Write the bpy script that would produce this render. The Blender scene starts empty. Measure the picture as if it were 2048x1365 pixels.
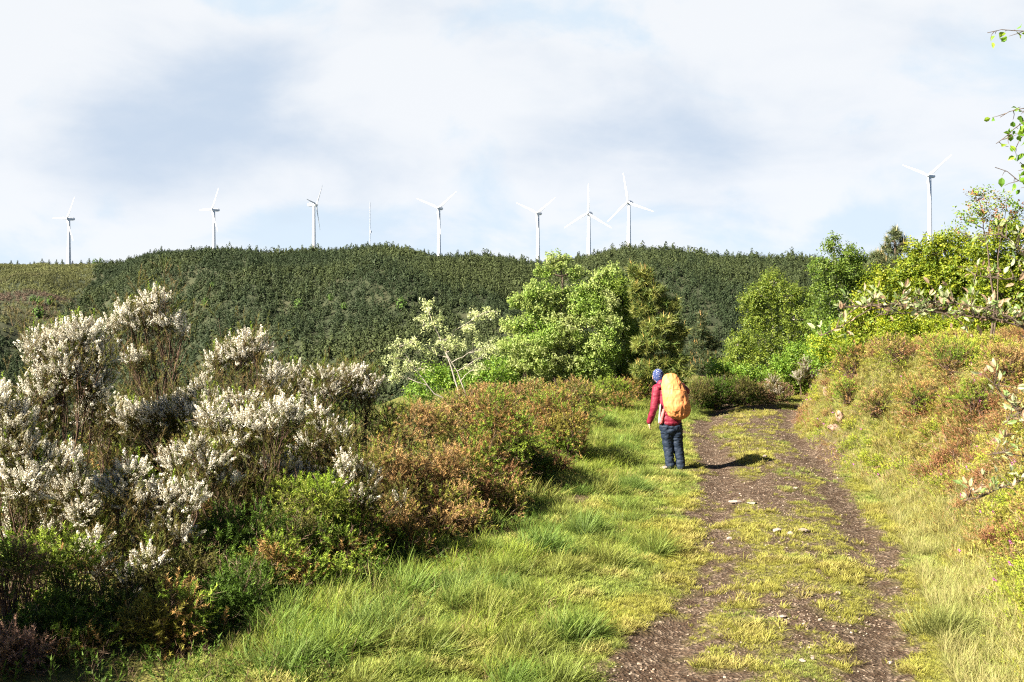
import bpy, bmesh, math, random
import numpy as np
from mathutils import Vector
R = math.radians
rng = np.random.default_rng(7)
random.seed(7)
scene = bpy.context.scene
COL = scene.collection

# ------------------------------------------------------------------ camera, light, sky, exposure
F, HZ, CH = 2276.0, 575.0, 2.9          # focal length in photo pixels, horizon row, eye height
cam_d = bpy.data.cameras.new('camera')
cam = bpy.data.objects.new('camera', cam_d); COL.objects.link(cam)
cam.location = (0, 0, CH); cam.rotation_euler = (R(90), 0, 0)
cam_d.sensor_width = 36.0; cam_d.lens = F / 2048 * 36.0
cam_d.shift_y = -(682.5 - HZ) / 2048
cam_d.clip_start = 0.1; cam_d.clip_end = 20000
cam_d.dof.use_dof = True; cam_d.dof.focus_distance = 17.0; cam_d.dof.aperture_fstop = 9.0
scene.camera = cam

SUN_EL = R(36); SH = Vector((0.87, 0.493))          # elevation; horizontal direction the shadows fall in
sun_d = bpy.data.lights.new('sun', 'SUN'); sun_d.energy = 5.0; sun_d.angle = R(0.5); sun_d.color = (1.0, 0.915, 0.76)
sun = bpy.data.objects.new('sun', sun_d); COL.objects.link(sun)
sun.rotation_euler = Vector((SH.x * math.cos(SUN_EL), SH.y * math.cos(SUN_EL), -math.sin(SUN_EL))).to_track_quat('-Z', 'Y').to_euler()

world = bpy.data.worlds.new('World'); scene.world = world; world.use_nodes = True
nt = world.node_tree; nt.nodes.clear()
def N(t, **k):
    n = nt.nodes.new(t)
    for a, v in k.items(): setattr(n, a, v)
    return n
def L(a, b): nt.links.new(a, b)
def mth(op, a, b=None, clamp=False):
    n = N('ShaderNodeMath', operation=op, use_clamp=clamp)
    for i, v in enumerate((a, b)):
        if v is None: continue
        if isinstance(v, (int, float)): n.inputs[i].default_value = v
        else: L(v, n.inputs[i])
    return n.outputs[0]
sky = N('ShaderNodeTexSky', sky_type='NISHITA', sun_disc=False)
sky.sun_elevation = SUN_EL; sky.sun_rotation = math.atan2(-SH.x, -SH.y)
sky.altitude = 900; sky.air_density = 0.3; sky.dust_density = 0.2
bg_sky = N('ShaderNodeBackground'); bg_sky.inputs[1].default_value = 0.05; L(sky.outputs[0], bg_sky.inputs[0])
tc = N('ShaderNodeTexCoord')
sep = N('ShaderNodeSeparateXYZ'); L(tc.outputs['Generated'], sep.inputs[0])
mp = N('ShaderNodeMapping'); mp.inputs['Scale'].default_value = (1.0, 1.0, 1.7); mp.inputs['Location'].default_value = (0.35, 0.2, 0.1)
L(tc.outputs['Generated'], mp.inputs[0])
n1 = N('ShaderNodeTexNoise'); n1.inputs['Scale'].default_value = 5.5; n1.inputs['Detail'].default_value = 8; n1.inputs['Roughness'].default_value = 0.56
n1.inputs['Distortion'].default_value = 0.35
L(mp.outputs[0], n1.inputs['Vector'])
mp2 = N('ShaderNodeMapping'); mp2.inputs['Scale'].default_value = (1.0, 1.0, 2.2); mp2.inputs['Location'].default_value = (3.1, 1.7, 0.4)
L(tc.outputs['Generated'], mp2.inputs[0])
n2 = N('ShaderNodeTexNoise'); n2.inputs['Scale'].default_value = 5.0; n2.inputs['Detail'].default_value = 7; n2.inputs['Roughness'].default_value = 0.54
n2.inputs['Distortion'].default_value = 0.2
L(mp2.outputs[0], n2.inputs['Vector'])
# a heavier bank of cloud low in the west, and thin veils elsewhere
bank_dir = Vector(((400 - 1024) / F, 1, (HZ - 265) / F)).normalized()
bank_dir2 = Vector(((1450 - 1024) / F, 1, (HZ - 270) / F)).normalized()
def lobe(v, width, sx, sz):
    s = N('ShaderNodeVectorMath', operation='SUBTRACT'); L(tc.outputs['Generated'], s.inputs[0]); s.inputs[1].default_value = v
    m = N('ShaderNodeVectorMath', operation='MULTIPLY'); L(s.outputs[0], m.inputs[0]); m.inputs[1].default_value = (sx, 1, sz)
    l = N('ShaderNodeVectorMath', operation='LENGTH'); L(m.outputs[0], l.inputs[0])
    return mth('SUBTRACT', 1.0, mth('DIVIDE', l.outputs['Value'], width), clamp=True)
lb = mth('ADD', lobe(bank_dir, 0.155, 0.75, 1.5), mth('MULTIPLY', lobe(bank_dir2, 0.13, 0.6, 1.3), 0.3))
cmask = N('ShaderNodeMapRange', interpolation_type='SMOOTHSTEP'); cmask.inputs['From Min'].default_value = 0.34; cmask.inputs['From Max'].default_value = 0.50
low = N('ShaderNodeMapRange', interpolation_type='SMOOTHSTEP'); low.inputs['From Min'].default_value = 0.13; low.inputs['From Max'].default_value = 0.03
L(sep.outputs['Z'], low.inputs['Value'])
L(mth('SUBTRACT', mth('ADD', n1.outputs['Fac'], mth('MULTIPLY', lb, 0.2)), mth('MULTIPLY', low.outputs[0], 0.09)), cmask.inputs['Value'])
cover = N('ShaderNodeMapRange', interpolation_type='SMOOTHSTEP'); cover.inputs['From Min'].default_value = 0.42; cover.inputs['From Max'].default_value = 0.27
L(sep.outputs['Z'], cover.inputs['Value'])
front = N('ShaderNodeMapRange', interpolation_type='SMOOTHSTEP'); front.inputs['From Min'].default_value = -0.1; front.inputs['From Max'].default_value = 0.7
L(sep.outputs['Y'], front.inputs['Value'])
fac = mth('MULTIPLY', mth('MULTIPLY', 0.96, cover.outputs[0]), front.outputs[0])
dark = N('ShaderNodeMapRange', interpolation_type='SMOOTHSTEP'); dark.inputs['From Min'].default_value = 0.50; dark.inputs['From Max'].default_value = 0.95
L(mth('ADD', n2.outputs['Fac'], mth('MULTIPLY', lb, 0.5)), dark.inputs['Value'])
cc = N('ShaderNodeMix', data_type='RGBA'); L(dark.outputs[0], cc.inputs['Factor'])
cw = N('ShaderNodeMix', data_type='RGBA'); L(cmask.outputs[0], cw.inputs['Factor']); cw.inputs['A'].default_value = (0.158, 0.184, 0.208, 1); cw.inputs['B'].default_value = (0.197, 0.203, 0.2095, 1)
L(cw.outputs['Result'], cc.inputs['A']); cc.inputs['B'].default_value = (0.128, 0.151, 0.181, 1)
bg_cl = N('ShaderNodeBackground'); bg_cl.inputs[1].default_value = 1.0; L(cc.outputs['Result'], bg_cl.inputs[0])
mx = N('ShaderNodeMixShader'); L(fac, mx.inputs[0]); L(bg_sky.outputs[0], mx.inputs[1]); L(bg_cl.outputs[0], mx.inputs[2])
out = N('ShaderNodeOutputWorld'); L(mx.outputs[0], out.inputs[0])

vs = scene.view_settings
vs.view_transform = 'Standard'; vs.look = 'None'; vs.gamma = 1.0; vs.use_curve_mapping = False; vs.exposure = 2.25
scene.cycles.max_bounces = 6; scene.cycles.transmission_bounces = 4; scene.cycles.diffuse_bounces = 2
scene.cycles.use_denoising = False
scene.cycles.filter_width = 1.15

# ------------------------------------------------------------------ small tools
def P(px, py, d):
    """photo pixel and distance -> place in the world"""
    return np.array(((px - 1024) * d / F, d, CH - (py - HZ) * d / F))

def _hash(i, j, k, seed):
    h = (i.astype(np.int64) * 374761393 + j.astype(np.int64) * 668265263 + k.astype(np.int64) * 2147483647 + seed * 144665) & 0xFFFFFFFF
    h = ((h ^ (h >> 13)) * 1274126177) & 0xFFFFFFFF
    h = h ^ (h >> 16)
    return (h & 0xFFFFFF) / float(0xFFFFFF)
def vnoise(x, y, z=None, seed=0):
    x = np.asarray(x, float); y = np.asarray(y, float); z = np.zeros_like(x) if z is None else np.asarray(z, float)
    i, j, k = np.floor(x), np.floor(y), np.floor(z); fx, fy, fz = x - i, y - j, z - k
    fx = fx * fx * (3 - 2 * fx); fy = fy * fy * (3 - 2 * fy); fz = fz * fz * (3 - 2 * fz)
    r = 0
    for a in (0, 1):
        for b in (0, 1):
            for c in (0, 1):
                w = (fx if a else 1 - fx) * (fy if b else 1 - fy) * (fz if c else 1 - fz)
                r = r + w * _hash(i + a, j + b, k + c, seed)
    return r
def fbm(x, y, z=None, seed=0, oct=4):
    x = np.asarray(x, float); y = np.asarray(y, float)
    s, a, t = 0, 0.5, 0
    for o in range(oct):
        f = 2.03 ** o
        s = s + a * vnoise(x * f, y * f, None if z is None else np.asarray(z) * f, seed + o * 17); t += a; a *= 0.5
    return s / t
def sstep(a, b, x):
    t = np.clip((np.asarray(x, float) - a) / (b - a), 0, 1); return t * t * (3 - 2 * t)

class Buf:
    """collects vertices, triangles, quads and vertex colours; build() links ONE mesh object"""
    def __init__(s): s.v, s.t, s.q, s.c, s.n = [], [], [], [], 0
    def add(s, v, tris=None, quads=None, col=(1, 1, 1)):
        v = np.asarray(v, np.float32).reshape(-1, 3)
        if tris is not None and len(tris): s.t.append(np.asarray(tris, np.int64).reshape(-1, 3) + s.n)
        if quads is not None and len(quads): s.q.append(np.asarray(quads, np.int64).reshape(-1, 4) + s.n)
        c = np.asarray(col, np.float32)
        if c.ndim == 1: c = np.tile(c[None, :3], (len(v), 1))
        s.v.append(v); s.c.append(c); s.n += len(v)
    def build(s, name, material, parent=None, origin=(0, 0, 0), smooth=False):
        me = bpy.data.meshes.new(name)
        v = np.concatenate(s.v) if s.v else np.zeros((0, 3), np.float32)
        v = v - np.asarray(origin, np.float32)
        t = np.concatenate(s.t) if s.t else np.zeros((0, 3), np.int64)
        q = np.concatenate(s.q) if s.q else np.zeros((0, 4), np.int64)
        me.vertices.add(len(v)); me.vertices.foreach_set('co', v.ravel())
        li = np.concatenate([t.ravel(), q.ravel()]).astype(np.int32)
        me.loops.add(len(li)); me.loops.foreach_set('vertex_index', li)
        tot = np.concatenate([np.full(len(t), 3), np.full(len(q), 4)]).astype(np.int32)
        st = np.concatenate([[0], np.cumsum(tot)[:-1]]).astype(np.int32) if len(tot) else np.zeros(0, np.int32)
        me.polygons.add(len(tot)); me.polygons.foreach_set('loop_start', st)
        me.polygons.foreach_set('use_smooth', np.full(len(tot), smooth))
        me.update(calc_edges=True)
        if s.c:
            ca = me.color_attributes.new('tint', 'BYTE_COLOR', 'POINT')
            c = np.concatenate(s.c); ca.data.foreach_set('color', np.concatenate([c, np.ones((len(c), 1), np.float32)], 1).astype(np.float32).ravel())
        s.v, s.t, s.q, s.c = [], [], [], []
        me.materials.append(material)
        o = bpy.data.objects.new(name, me); COL.objects.link(o)
        if parent is not None: o.parent = parent
        else: o.location = origin
        return o

def thing(name, label, cat, loc, group=None):
    o = bpy.data.objects.new(name, None); COL.objects.link(o)
    o.location = tuple(float(a) for a in loc); o.empty_display_size = 0.2
    o['label'] = label; o['category'] = cat
    if group: o['group'] = group
    return o
def tag(o, label=None, cat=None, group=None, kind=None):
    for k, v in (('label', label), ('category', cat), ('group', group), ('kind', kind)):
        if v: o[k] = v
    return o

def unit(a): return a / np.maximum(np.linalg.norm(a, axis=-1, keepdims=True), 1e-9)
def rand_dirs(n): return unit(rng.normal(size=(n, 3)))

def scatter(buf, T, pos, dirs, scale, colA, colB):
    """copies of template T (grown along +Z) at pos, along dirs"""
    n = len(pos)
    if n == 0: return
    z = unit(np.asarray(dirs, float)); r = rand_dirs(n)
    x = unit(np.cross(r, z)); y = np.cross(z, x)
    s = np.broadcast_to(np.asarray(scale, float).reshape(-1, 1, 1), (n, 1, 1))
    tv = T['v'][None] * s
    v = tv[..., 0:1] * x[:, None] + tv[..., 1:2] * y[:, None] + tv[..., 2:3] * z[:, None] + np.asarray(pos)[:, None]
    m = T['m'][None, :, None]
    A = np.broadcast_to(np.asarray(colA, float).reshape(-1, 1, 3), (n, 1, 3)); B = np.broadcast_to(np.asarray(colB, float).reshape(-1, 1, 3), (n, 1, 3))
    c = A * (1 - m) + B * m
    V = len(T['v']); off = (np.arange(n) * V)[:, None, None]
    t = (T['t'][None] + off).reshape(-1, 3) if len(T['t']) else None
    q = (T['q'][None] + off).reshape(-1, 4) if len(T['q']) else None
    buf.add(v.reshape(-1, 3), t, q, c.reshape(-1, 3))

def scatter_mix(buf, Ts, pos, dirs, scale, colA, colB):
    k = rng.integers(0, len(Ts), len(pos)); scale = np.broadcast_to(np.asarray(scale, float), (len(pos),))
    colA = np.broadcast_to(np.asarray(colA, float), (len(pos), 3)); colB = np.broadcast_to(np.asarray(colB, float), (len(pos), 3))
    for i, T in enumerate(Ts):
        s = k == i
        scatter(buf, T, pos[s], dirs[s], scale[s], colA[s], colB[s])

def tubes(buf, paths, radii, sides=5, col=(1, 1, 1)):
    paths = np.asarray(paths, float); n, K, _ = paths.shape
    radii = np.broadcast_to(np.asarray(radii, float), (n, K))
    tan = unit(np.gradient(paths, axis=1)); ref = np.where(np.abs(tan[..., 2:3]) > 0.9, np.array([1.0, 0, 0]), np.array([0, 0, 1.0]))
    a = unit(np.cross(tan, ref)); b = np.cross(tan, a)
    th = np.arange(sides) * 2 * math.pi / sides
    ring = np.cos(th)[None, None, :, None] * a[:, :, None] + np.sin(th)[None, None, :, None] * b[:, :, None]
    v = paths[:, :, None] + ring * radii[:, :, None, None]
    i = np.arange(n)[:, None, None] * K * sides; k = np.arange(K - 1)[None, :, None] * sides; s = np.arange(sides)[None, None, :]
    s2 = (s + 1) % sides
    q = np.stack([i + k + s, i + k + s2, i + k + sides + s2, i + k + sides + s], -1).reshape(-1, 4)
    buf.add(v.reshape(-1, 3), None, q, col)

def curve_paths(a, b, K=6, bow=0.12, lift=0.0):
    a = np.asarray(a, float); b = np.asarray(b, float); n = len(a)
    t = np.linspace(0, 1, K)[None, :, None]
    ln = np.linalg.norm(b - a, axis=1)[:, None, None]
    w = rng.normal(size=(n, 1, 3)) * bow * ln; w[..., 2] += lift * ln[..., 0]
    p = a[:, None] * (1 - t) + b[:, None] * t + w * (4 * t * (1 - t)) * 0.5
    p[:, 1:-1] += rng.normal(size=(n, K - 2, 3)) * 0.018 * ln
    return p

# ------------------------------------------------------------------ leaf and sprig templates (unit: metre, growing along +Z)
def tmpl(v, t, q, m): return dict(v=np.array(v, float), t=np.array(t, np.int64).reshape(-1, 3), q=np.array(q, np.int64).reshape(-1, 4), m=np.array(m, float))
def T_leaves(n, Ln, W, length, droop=0.0, spread=1.0, seed=0):
    r = np.random.default_rng(seed); v, t, m = [], [], []
    for i in range(n):
        z0 = length * (i + 0.5) / n; ph = i * 2.4 + r.normal() * 0.4
        d = np.array((math.cos(ph) * spread, math.sin(ph) * spread, 0.55 - droop + r.normal() * 0.3)); d /= np.linalg.norm(d)
        up = np.array((0, 0, 1.0)) + r.normal(size=3) * 0.45; sd = np.cross(d, up); sd /= np.linalg.norm(sd); nn = np.cross(sd, d)
        l = Ln * r.uniform(0.65, 1.15); w = W * r.uniform(0.75, 1.1)
        b = np.array((0, 0, z0)) + d * 0.15 * l; k = len(v); mm = r.uniform(0, 1)
        v += [b, b + d * l * 0.45 + sd * w / 2 + nn * w * 0.16, b + d * l - nn * l * 0.10, b + d * l * 0.45 - sd * w / 2 + nn * w * 0.16]
        t += [(k, k + 1, k + 2), (k, k + 2, k + 3)]; m += [mm] * 4
    return tmpl(v, t, [], m)
def T_spines(n, Ln, W, length, ang=0.8, seed=0, stem=0.004):
    r = np.random.default_rng(seed); v, t, q, m = [], [], [], []
    k = 0
    v += [(-stem, 0, 0), (stem, 0, 0), (0, 0, length)]; t += [(0, 1, 2)]; m += [0.0, 0.0, 0.5]
    for i in range(n):
        z0 = length * (0.12 + 0.88 * (i + r.uniform(0, 1)) / n); ph = r.uniform(0, 6.283)
        d = np.array((math.cos(ph) * ang, math.sin(ph) * ang, r.uniform(0.4, 1.1))); d /= np.linalg.norm(d)
        sd = np.cross(d, r.normal(size=3)); sd /= np.linalg.norm(sd)
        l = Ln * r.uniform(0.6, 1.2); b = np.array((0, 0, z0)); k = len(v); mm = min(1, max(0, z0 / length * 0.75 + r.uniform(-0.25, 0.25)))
        v += [b - sd * W / 2, b + sd * W / 2, b + d * l]; t += [(k, k + 1, k + 2)]; m += [mm] * 3
    return tmpl(v, t, q, m)
def T_plume(n, size, length, rad, seed=0):
    r = np.random.default_rng(seed); v, q, m = [], [], []
    for i in range(n):
        u = r.uniform(0, 1) ** 0.8; z0 = u * length; rr = rad * (1 - u * 0.75) * math.sqrt(r.uniform(0.45, 1)); ph = r.uniform(0, 6.283)
        c = np.array((math.cos(ph) * rr, math.sin(ph) * rr, z0)); nn = np.array((math.cos(ph), math.sin(ph), 0.35)) + r.normal(size=3) * 0.45; a = np.cross(nn, r.normal(size=3)); a /= np.linalg.norm(a)
        b = np.cross(nn, a); b /= np.linalg.norm(b); s = size * r.uniform(0.6, 1.25) / 2; k = len(v)
        v += [c - a * s, c - b * s, c + a * s, c + b * s]; q += [(k, k + 1, k + 2, k + 3)]; m += [r.uniform(0, 1) ** 1.6] * 4
    return tmpl(v, [], q, m)
def T_pine(n, Ln, W, candle, seed=0):
    r = np.random.default_rng(seed); v, t, m = [], [], []
    for i in range(n):
        ph = r.uniform(0, 6.283); e = r.uniform(-0.15, 1.2); d = np.array((math.cos(ph) * math.cos(e), math.sin(ph) * math.cos(e), math.sin(e)))
        sd = np.cross(d, r.normal(size=3)); sd /= np.linalg.norm(sd); b = np.array((0, 0, r.uniform(-0.10, 0.03))); l = Ln * r.uniform(0.7, 1.1); k = len(v)
        v += [b - sd * W / 2, b + sd * W / 2, b + d * l]; t += [(k, k + 1, k + 2)]; m += [r.uniform(0, 0.15)] * 3
    if candle:
        k = len(v); w = candle * 0.055
        v += [(-w, -w, 0), (w, -w, 0), (0, w, 0), (0, 0, candle)]; t += [(k, k + 1, k + 3), (k + 1, k + 2, k + 3), (k + 2, k, k + 3)]; m += [1.0] * 4
    return tmpl(v, t, [], m)
def T_grass(n, W, spread, bend, rad, seed=0, lo=0.45, simple=False):
    r = np.random.default_rng(seed); v, t, q, m = [], [], [], []
    for i in range(n):
        ph = r.uniform(0, 6.283); dx, dy = math.cos(ph), math.sin(ph); r0 = rad * math.sqrt(r.uniform(0, 1)); h = r.uniform(lo, 1.0)
        lean = spread * r.uniform(0.2, 1.0); bd = bend * r.uniform(0.3, 1.2); w = W * r.uniform(0.7, 1.2); k = len(v); mm = r.uniform(-0.2, 0.2)
        ox, oy = math.cos(ph + r.normal() * 0.8) * r0, math.sin(ph + r.normal() * 0.8) * r0
        for f, wf in (((0, 1.0), (0.55, 0.75)) if simple else ((0, 1.0), (0.45, 0.85), (0.78, 0.5))):
            o = h * (lean * f + bd * f * f); z = h * f * (1 - 0.35 * bd * f)
            px, py = ox + dx * o, oy + dy * o
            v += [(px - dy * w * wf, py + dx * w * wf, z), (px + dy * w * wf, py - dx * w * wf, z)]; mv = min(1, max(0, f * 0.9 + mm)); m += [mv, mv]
        o = h * (lean + bd); v += [(ox + dx * o, oy + dy * o, h * (1 - 0.35 * bd))]; m += [min(1, 0.9 + mm)]
        if simple: q += [(k, k + 1, k + 3, k + 2)]; t += [(k + 2, k + 3, k + 4)]
        else: q += [(k, k + 1, k + 3, k + 2), (k + 2, k + 3, k + 5, k + 4)]; t += [(k + 4, k + 5, k + 6)]
    return tmpl(v, t, q, m)

LEAF_S = [T_leaves(8, 0.050, 0.034, 0.16, 0.15, 1.0, 10 + i) for i in range(4)]      # small rounded leaves
LEAF_M = [T_leaves(9, 0.078, 0.046, 0.20, 0.1, 1.0, 20 + i) for i in range(4)]       # oak-like
LEAF_P = [T_leaves(9, 0.065, 0.034, 0.16, 1.0, 0.75, 30 + i) for i in range(4)]      # hanging pale leaves
PLUME = [T_plume(88, 0.0155, 0.19, 0.042, 40 + i) for i in range(5)]
HEATHF = [T_spines(30, 0.040, 0.0045, 0.24, 0.7, 50 + i) for i in range(4)]
GORSE = [T_spines(31, 0.035, 0.0082, 0.17, 0.9, 60 + i, 0.003) for i in range(5)]
SPRIG = [T_spines(18, 0.026, 0.008, 0.13, 0.8, 70 + i, 0.003) for i in range(5)]
DRYTW = [T_spines(9, 0.07, 0.0035, 0.20, 0.5, 80 + i, 0.002) for i in range(4)]
PINE_C = [T_pine(40, 0.12, 0.011, 0.13, 90 + i) for i in range(3)]
PINE_N = [T_pine(40, 0.12, 0.011, 0.0, 95 + i) for i in range(3)]
TUFT_L = [T_grass(20, 0.0115, 0.55, 0.55, 0.24, 100 + i) for i in range(6)]
TUFT_S = [T_grass(17, 0.052, 0.9, 0.7, 0.75, 110 + i, 0.3, True) for i in range(6)]
CLUMP = [T_spines(15, 0.038, 0.0105, 0.17, 0.9, 120 + i, 0.003) for i in range(6)]

# ------------------------------------------------------------------ materials
def new_mat(name):
    m = bpy.data.materials.new(name); m.use_nodes = True
    m.node_tree.nodes.clear(); return m, m.node_tree
def leaf_mat(name, trans=0.3, rough=0.55, spec=0.3, gain=1.0):
    m, t = new_mat(name)
    at = t.nodes.new('ShaderNodeAttribute'); at.attribute_name = 'tint'
    p = t.nodes.new('ShaderNodeBsdfPrincipled'); p.inputs['Roughness'].default_value = rough; p.inputs['Specular IOR Level'].default_value = spec
    tr = t.nodes.new('ShaderNodeBsdfTranslucent'); mx = t.nodes.new('ShaderNodeMixShader'); mx.inputs[0].default_value = trans
    hs = t.nodes.new('ShaderNodeHueSaturation'); hs.inputs['Saturation'].default_value = 1.0; hs.inputs['Value'].default_value = 1.25 * gain
    o = t.nodes.new('ShaderNodeOutputMaterial'); k = t.links.new
    k(at.outputs['Color'], p.inputs['Base Color']); k(at.outputs['Color'], hs.inputs['Color']); k(hs.outputs[0], tr.inputs['Color'])
    k(p.outputs[0], mx.inputs[1]); k(tr.outputs[0], mx.inputs[2]); k(mx.outputs[0], o.inputs['Surface'])
    return m
def noise_mat(name, cols, scale=8.0, rough=0.8, bump=0.3, spec=0.3, detail=6, dist=0.01, stretch=(1, 1, 1)):
    m, t = new_mat(name); k = t.links.new
    c = t.nodes.new('ShaderNodeTexCoord'); mp = t.nodes.new('ShaderNodeMapping'); mp.inputs['Scale'].default_value = stretch
    n = t.nodes.new('ShaderNodeTexNoise'); n.inputs['Scale'].default_value = scale; n.inputs['Detail'].default_value = detail; n.inputs['Roughness'].default_value = 0.65
    r = t.nodes.new('ShaderNodeValToRGB'); r.color_ramp.elements[0].position = 0.3; r.color_ramp.elements[1].position = 0.7
    while len(r.color_ramp.elements) < len(cols): r.color_ramp.elements.new(0.5)
    for i, e in enumerate(r.color_ramp.elements): e.position = 0.3 + 0.4 * i / (len(cols) - 1); e.color = (*cols[i], 1)
    b = t.nodes.new('ShaderNodeBump'); b.inputs['Strength'].default_value = bump; b.inputs['Distance'].default_value = dist
    p = t.nodes.new('ShaderNodeBsdfPrincipled'); p.inputs['Roughness'].default_value = rough; p.inputs['Specular IOR Level'].default_value = spec
    o = t.nodes.new('ShaderNodeOutputMaterial')
    k(c.outputs['Object'], mp.inputs[0]); k(mp.outputs[0], n.inputs['Vector']); k(n.outputs['Fac'], r.inputs[0]); k(r.outputs[0], p.inputs['Base Color'])
    k(n.outputs['Fac'], b.inputs['Height']); k(b.outputs[0], p.inputs['Normal']); k(p.outputs[0], o.inputs['Surface'])
    return m
M_LEAF = leaf_mat('leaf', 0.45, 0.5, 0.35)
M_GRASS = leaf_mat('grass_blade', 0.45, 0.6, 0.25)
M_GORSE = leaf_mat('gorse_leaf', 0.20, 0.6, 0.2)
M_PETAL = leaf_mat('white_petal', 0.30, 0.7, 0.2, 0.85)
M_NEEDLE = leaf_mat('pine_needle', 0.15, 0.5, 0.3)
M_FOREST = leaf_mat('far_forest', 0.10, 0.7, 0.15)
M_BARK = noise_mat('bark', [(0.05, 0.035, 0.025), (0.13, 0.095, 0.07)], 30, 0.9, 0.5)
M_PALEBARK = noise_mat('pale_bark', [(0.16, 0.14, 0.115), (0.36, 0.32, 0.27)], 18, 0.85, 0.4)
M_HEATHSTEM = noise_mat('heath_stem', [(0.05, 0.030, 0.020), (0.13, 0.08, 0.055)], 30, 0.9, 0.4)
M_ROCK = noise_mat('pink_granite', [(0.11, 0.07, 0.05), (0.24, 0.155, 0.115), (0.34, 0.245, 0.195)], 9, 0.9, 0.8, dist=0.03)
M_STONE = noise_mat('path_stone', [(0.15, 0.12, 0.105), (0.34, 0.28, 0.24)], 14, 0.9, 0.6)
M_WHITE = noise_mat('turbine_paint', [(0.68, 0.69, 0.70), (0.72, 0.72, 0.72)], 0.1, 0.4, 0.0)
M_STEEL = noise_mat('mast_steel', [(0.55, 0.56, 0.58), (0.62, 0.62, 0.64)], 0.5, 0.5, 0.0)

def ground_mat():
    m, t = new_mat('path_and_ground'); k = t.links.new
    c = t.nodes.new('ShaderNodeTexCoord')
    def noise(s, d=5, r=0.6):
        n = t.nodes.new('ShaderNodeTexNoise'); n.inputs['Scale'].default_value = s; n.inputs['Detail'].default_value = d; n.inputs['Roughness'].default_value = r
        k(c.outputs['Object'], n.inputs['Vector']); return n.outputs['Fac']
    def ramp(src, stops):
        r = t.nodes.new('ShaderNodeValToRGB')
        while len(r.color_ramp.elements) < len(stops): r.color_ramp.elements.new(0.5)
        for e, (p, col) in zip(r.color_ramp.elements, stops): e.position = p; e.color = (*col, 1)
        k(src, r.inputs[0]); return r.outputs[0]
    def mix(f, a, b):
        x = t.nodes.new('ShaderNodeMix'); x.data_type = 'RGBA'
        k(f, x.inputs['Factor']); k(a, x.inputs['A']); k(b, x.inputs['B']); return x.outputs['Result']
    soil = ramp(noise(3.0, 8, 0.7), [(0.3, (0.032, 0.019, 0.012)), (0.52, (0.062, 0.039, 0.025)), (0.75, (0.125, 0.085, 0.058))])
    vo = t.nodes.new('ShaderNodeTexVoronoi'); vo.inputs['Scale'].default_value = 34; k(c.outputs['Object'], vo.inputs['Vector'])
    grit = ramp(vo.outputs['Color'], [(0.0, (0.035, 0.024, 0.018)), (0.5, (0.085, 0.060, 0.042)), (0.9, (0.26, 0.195, 0.145))])
    gm = ramp(noise(9, 3), [(0.42, (0, 0, 0)), (0.62, (1, 1, 1))])
    base = mix(gm, soil, grit)
    a = t.nodes.new('ShaderNodeAttribute'); a.attribute_name = 'moss'
    moss = ramp(noise(14, 6, 0.7), [(0.3, (0.07, 0.075, 0.02)), (0.5, (0.14, 0.14, 0.035)), (0.72, (0.23, 0.20, 0.07))])
    col = mix(a.outputs['Fac'], base, moss)
    h = t.nodes.new('ShaderNodeMath'); h.operation = 'ADD'; k(noise(22, 6, 0.75), h.inputs[0]); k(vo.outputs['Distance'], h.inputs[1])
    b = t.nodes.new('ShaderNodeBump'); b.inputs['Strength'].default_value = 0.9; b.inputs['Distance'].default_value = 0.03; k(h.outputs[0], b.inputs['Height'])
    p = t.nodes.new('ShaderNodeBsdfPrincipled'); p.inputs['Roughness'].default_value = 0.95; p.inputs['Specular IOR Level'].default_value = 0.15
    o = t.nodes.new('ShaderNodeOutputMaterial')
    k(col, p.inputs['Base Color']); k(b.outputs[0], p.inputs['Normal']); k(p.outputs[0], o.inputs['Surface'])
    return m
M_GROUND = ground_mat()

# ------------------------------------------------------------------ terrain
_ctrl = np.array([(-6, -28), (-3, -14), (-0.9, 0), (1.15, 5.5), (2.22, 9.4), (3.0, 12.3), (3.72, 15.5), (4.15, 18.2), (4.6, 21.6), (5.2, 25), (6.35, 28.2), (8.6, 30.2), (13, 31.3), (20, 32), (30, 32.5)], float)
def _catmull(c, n=8):
    o = []
    for i in range(len(c) - 1):
        p0, p1, p2, p3 = c[max(i - 1, 0)], c[i], c[i + 1], c[min(i + 2, len(c) - 1)]
        for t in np.linspace(0, 1, n, endpoint=False):
            o.append(0.5 * (2 * p1 + (p2 - p0) * t + (2 * p0 - 5 * p1 + 4 * p2 - p3) * t ** 2 + (3 * p1 - p0 - 3 * p2 + p3) * t ** 3))
    return np.array(o + [c[-1]])
LINE = _catmull(_ctrl)
def path_s(x, y):
    """signed distance to the track's middle: positive on the bank's side"""
    x = np.asarray(x, float); y = np.asarray(y, float); best = np.full(x.shape, 1e9); sg = np.zeros(x.shape)
    for a, b in zip(LINE[:-1], LINE[1:]):
        d = b - a; l2 = d @ d
        t = np.clip(((x - a[0]) * d[0] + (y - a[1]) * d[1]) / l2, 0, 1)
        ex, ey = x - a[0] - t * d[0], y - a[1] - t * d[1]; e = np.hypot(ex, ey)
        m = e < best; best = np.where(m, e, best); sg = np.where(m, np.sign(d[1] * ex - d[0] * ey), sg)
    return best * sg
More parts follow.
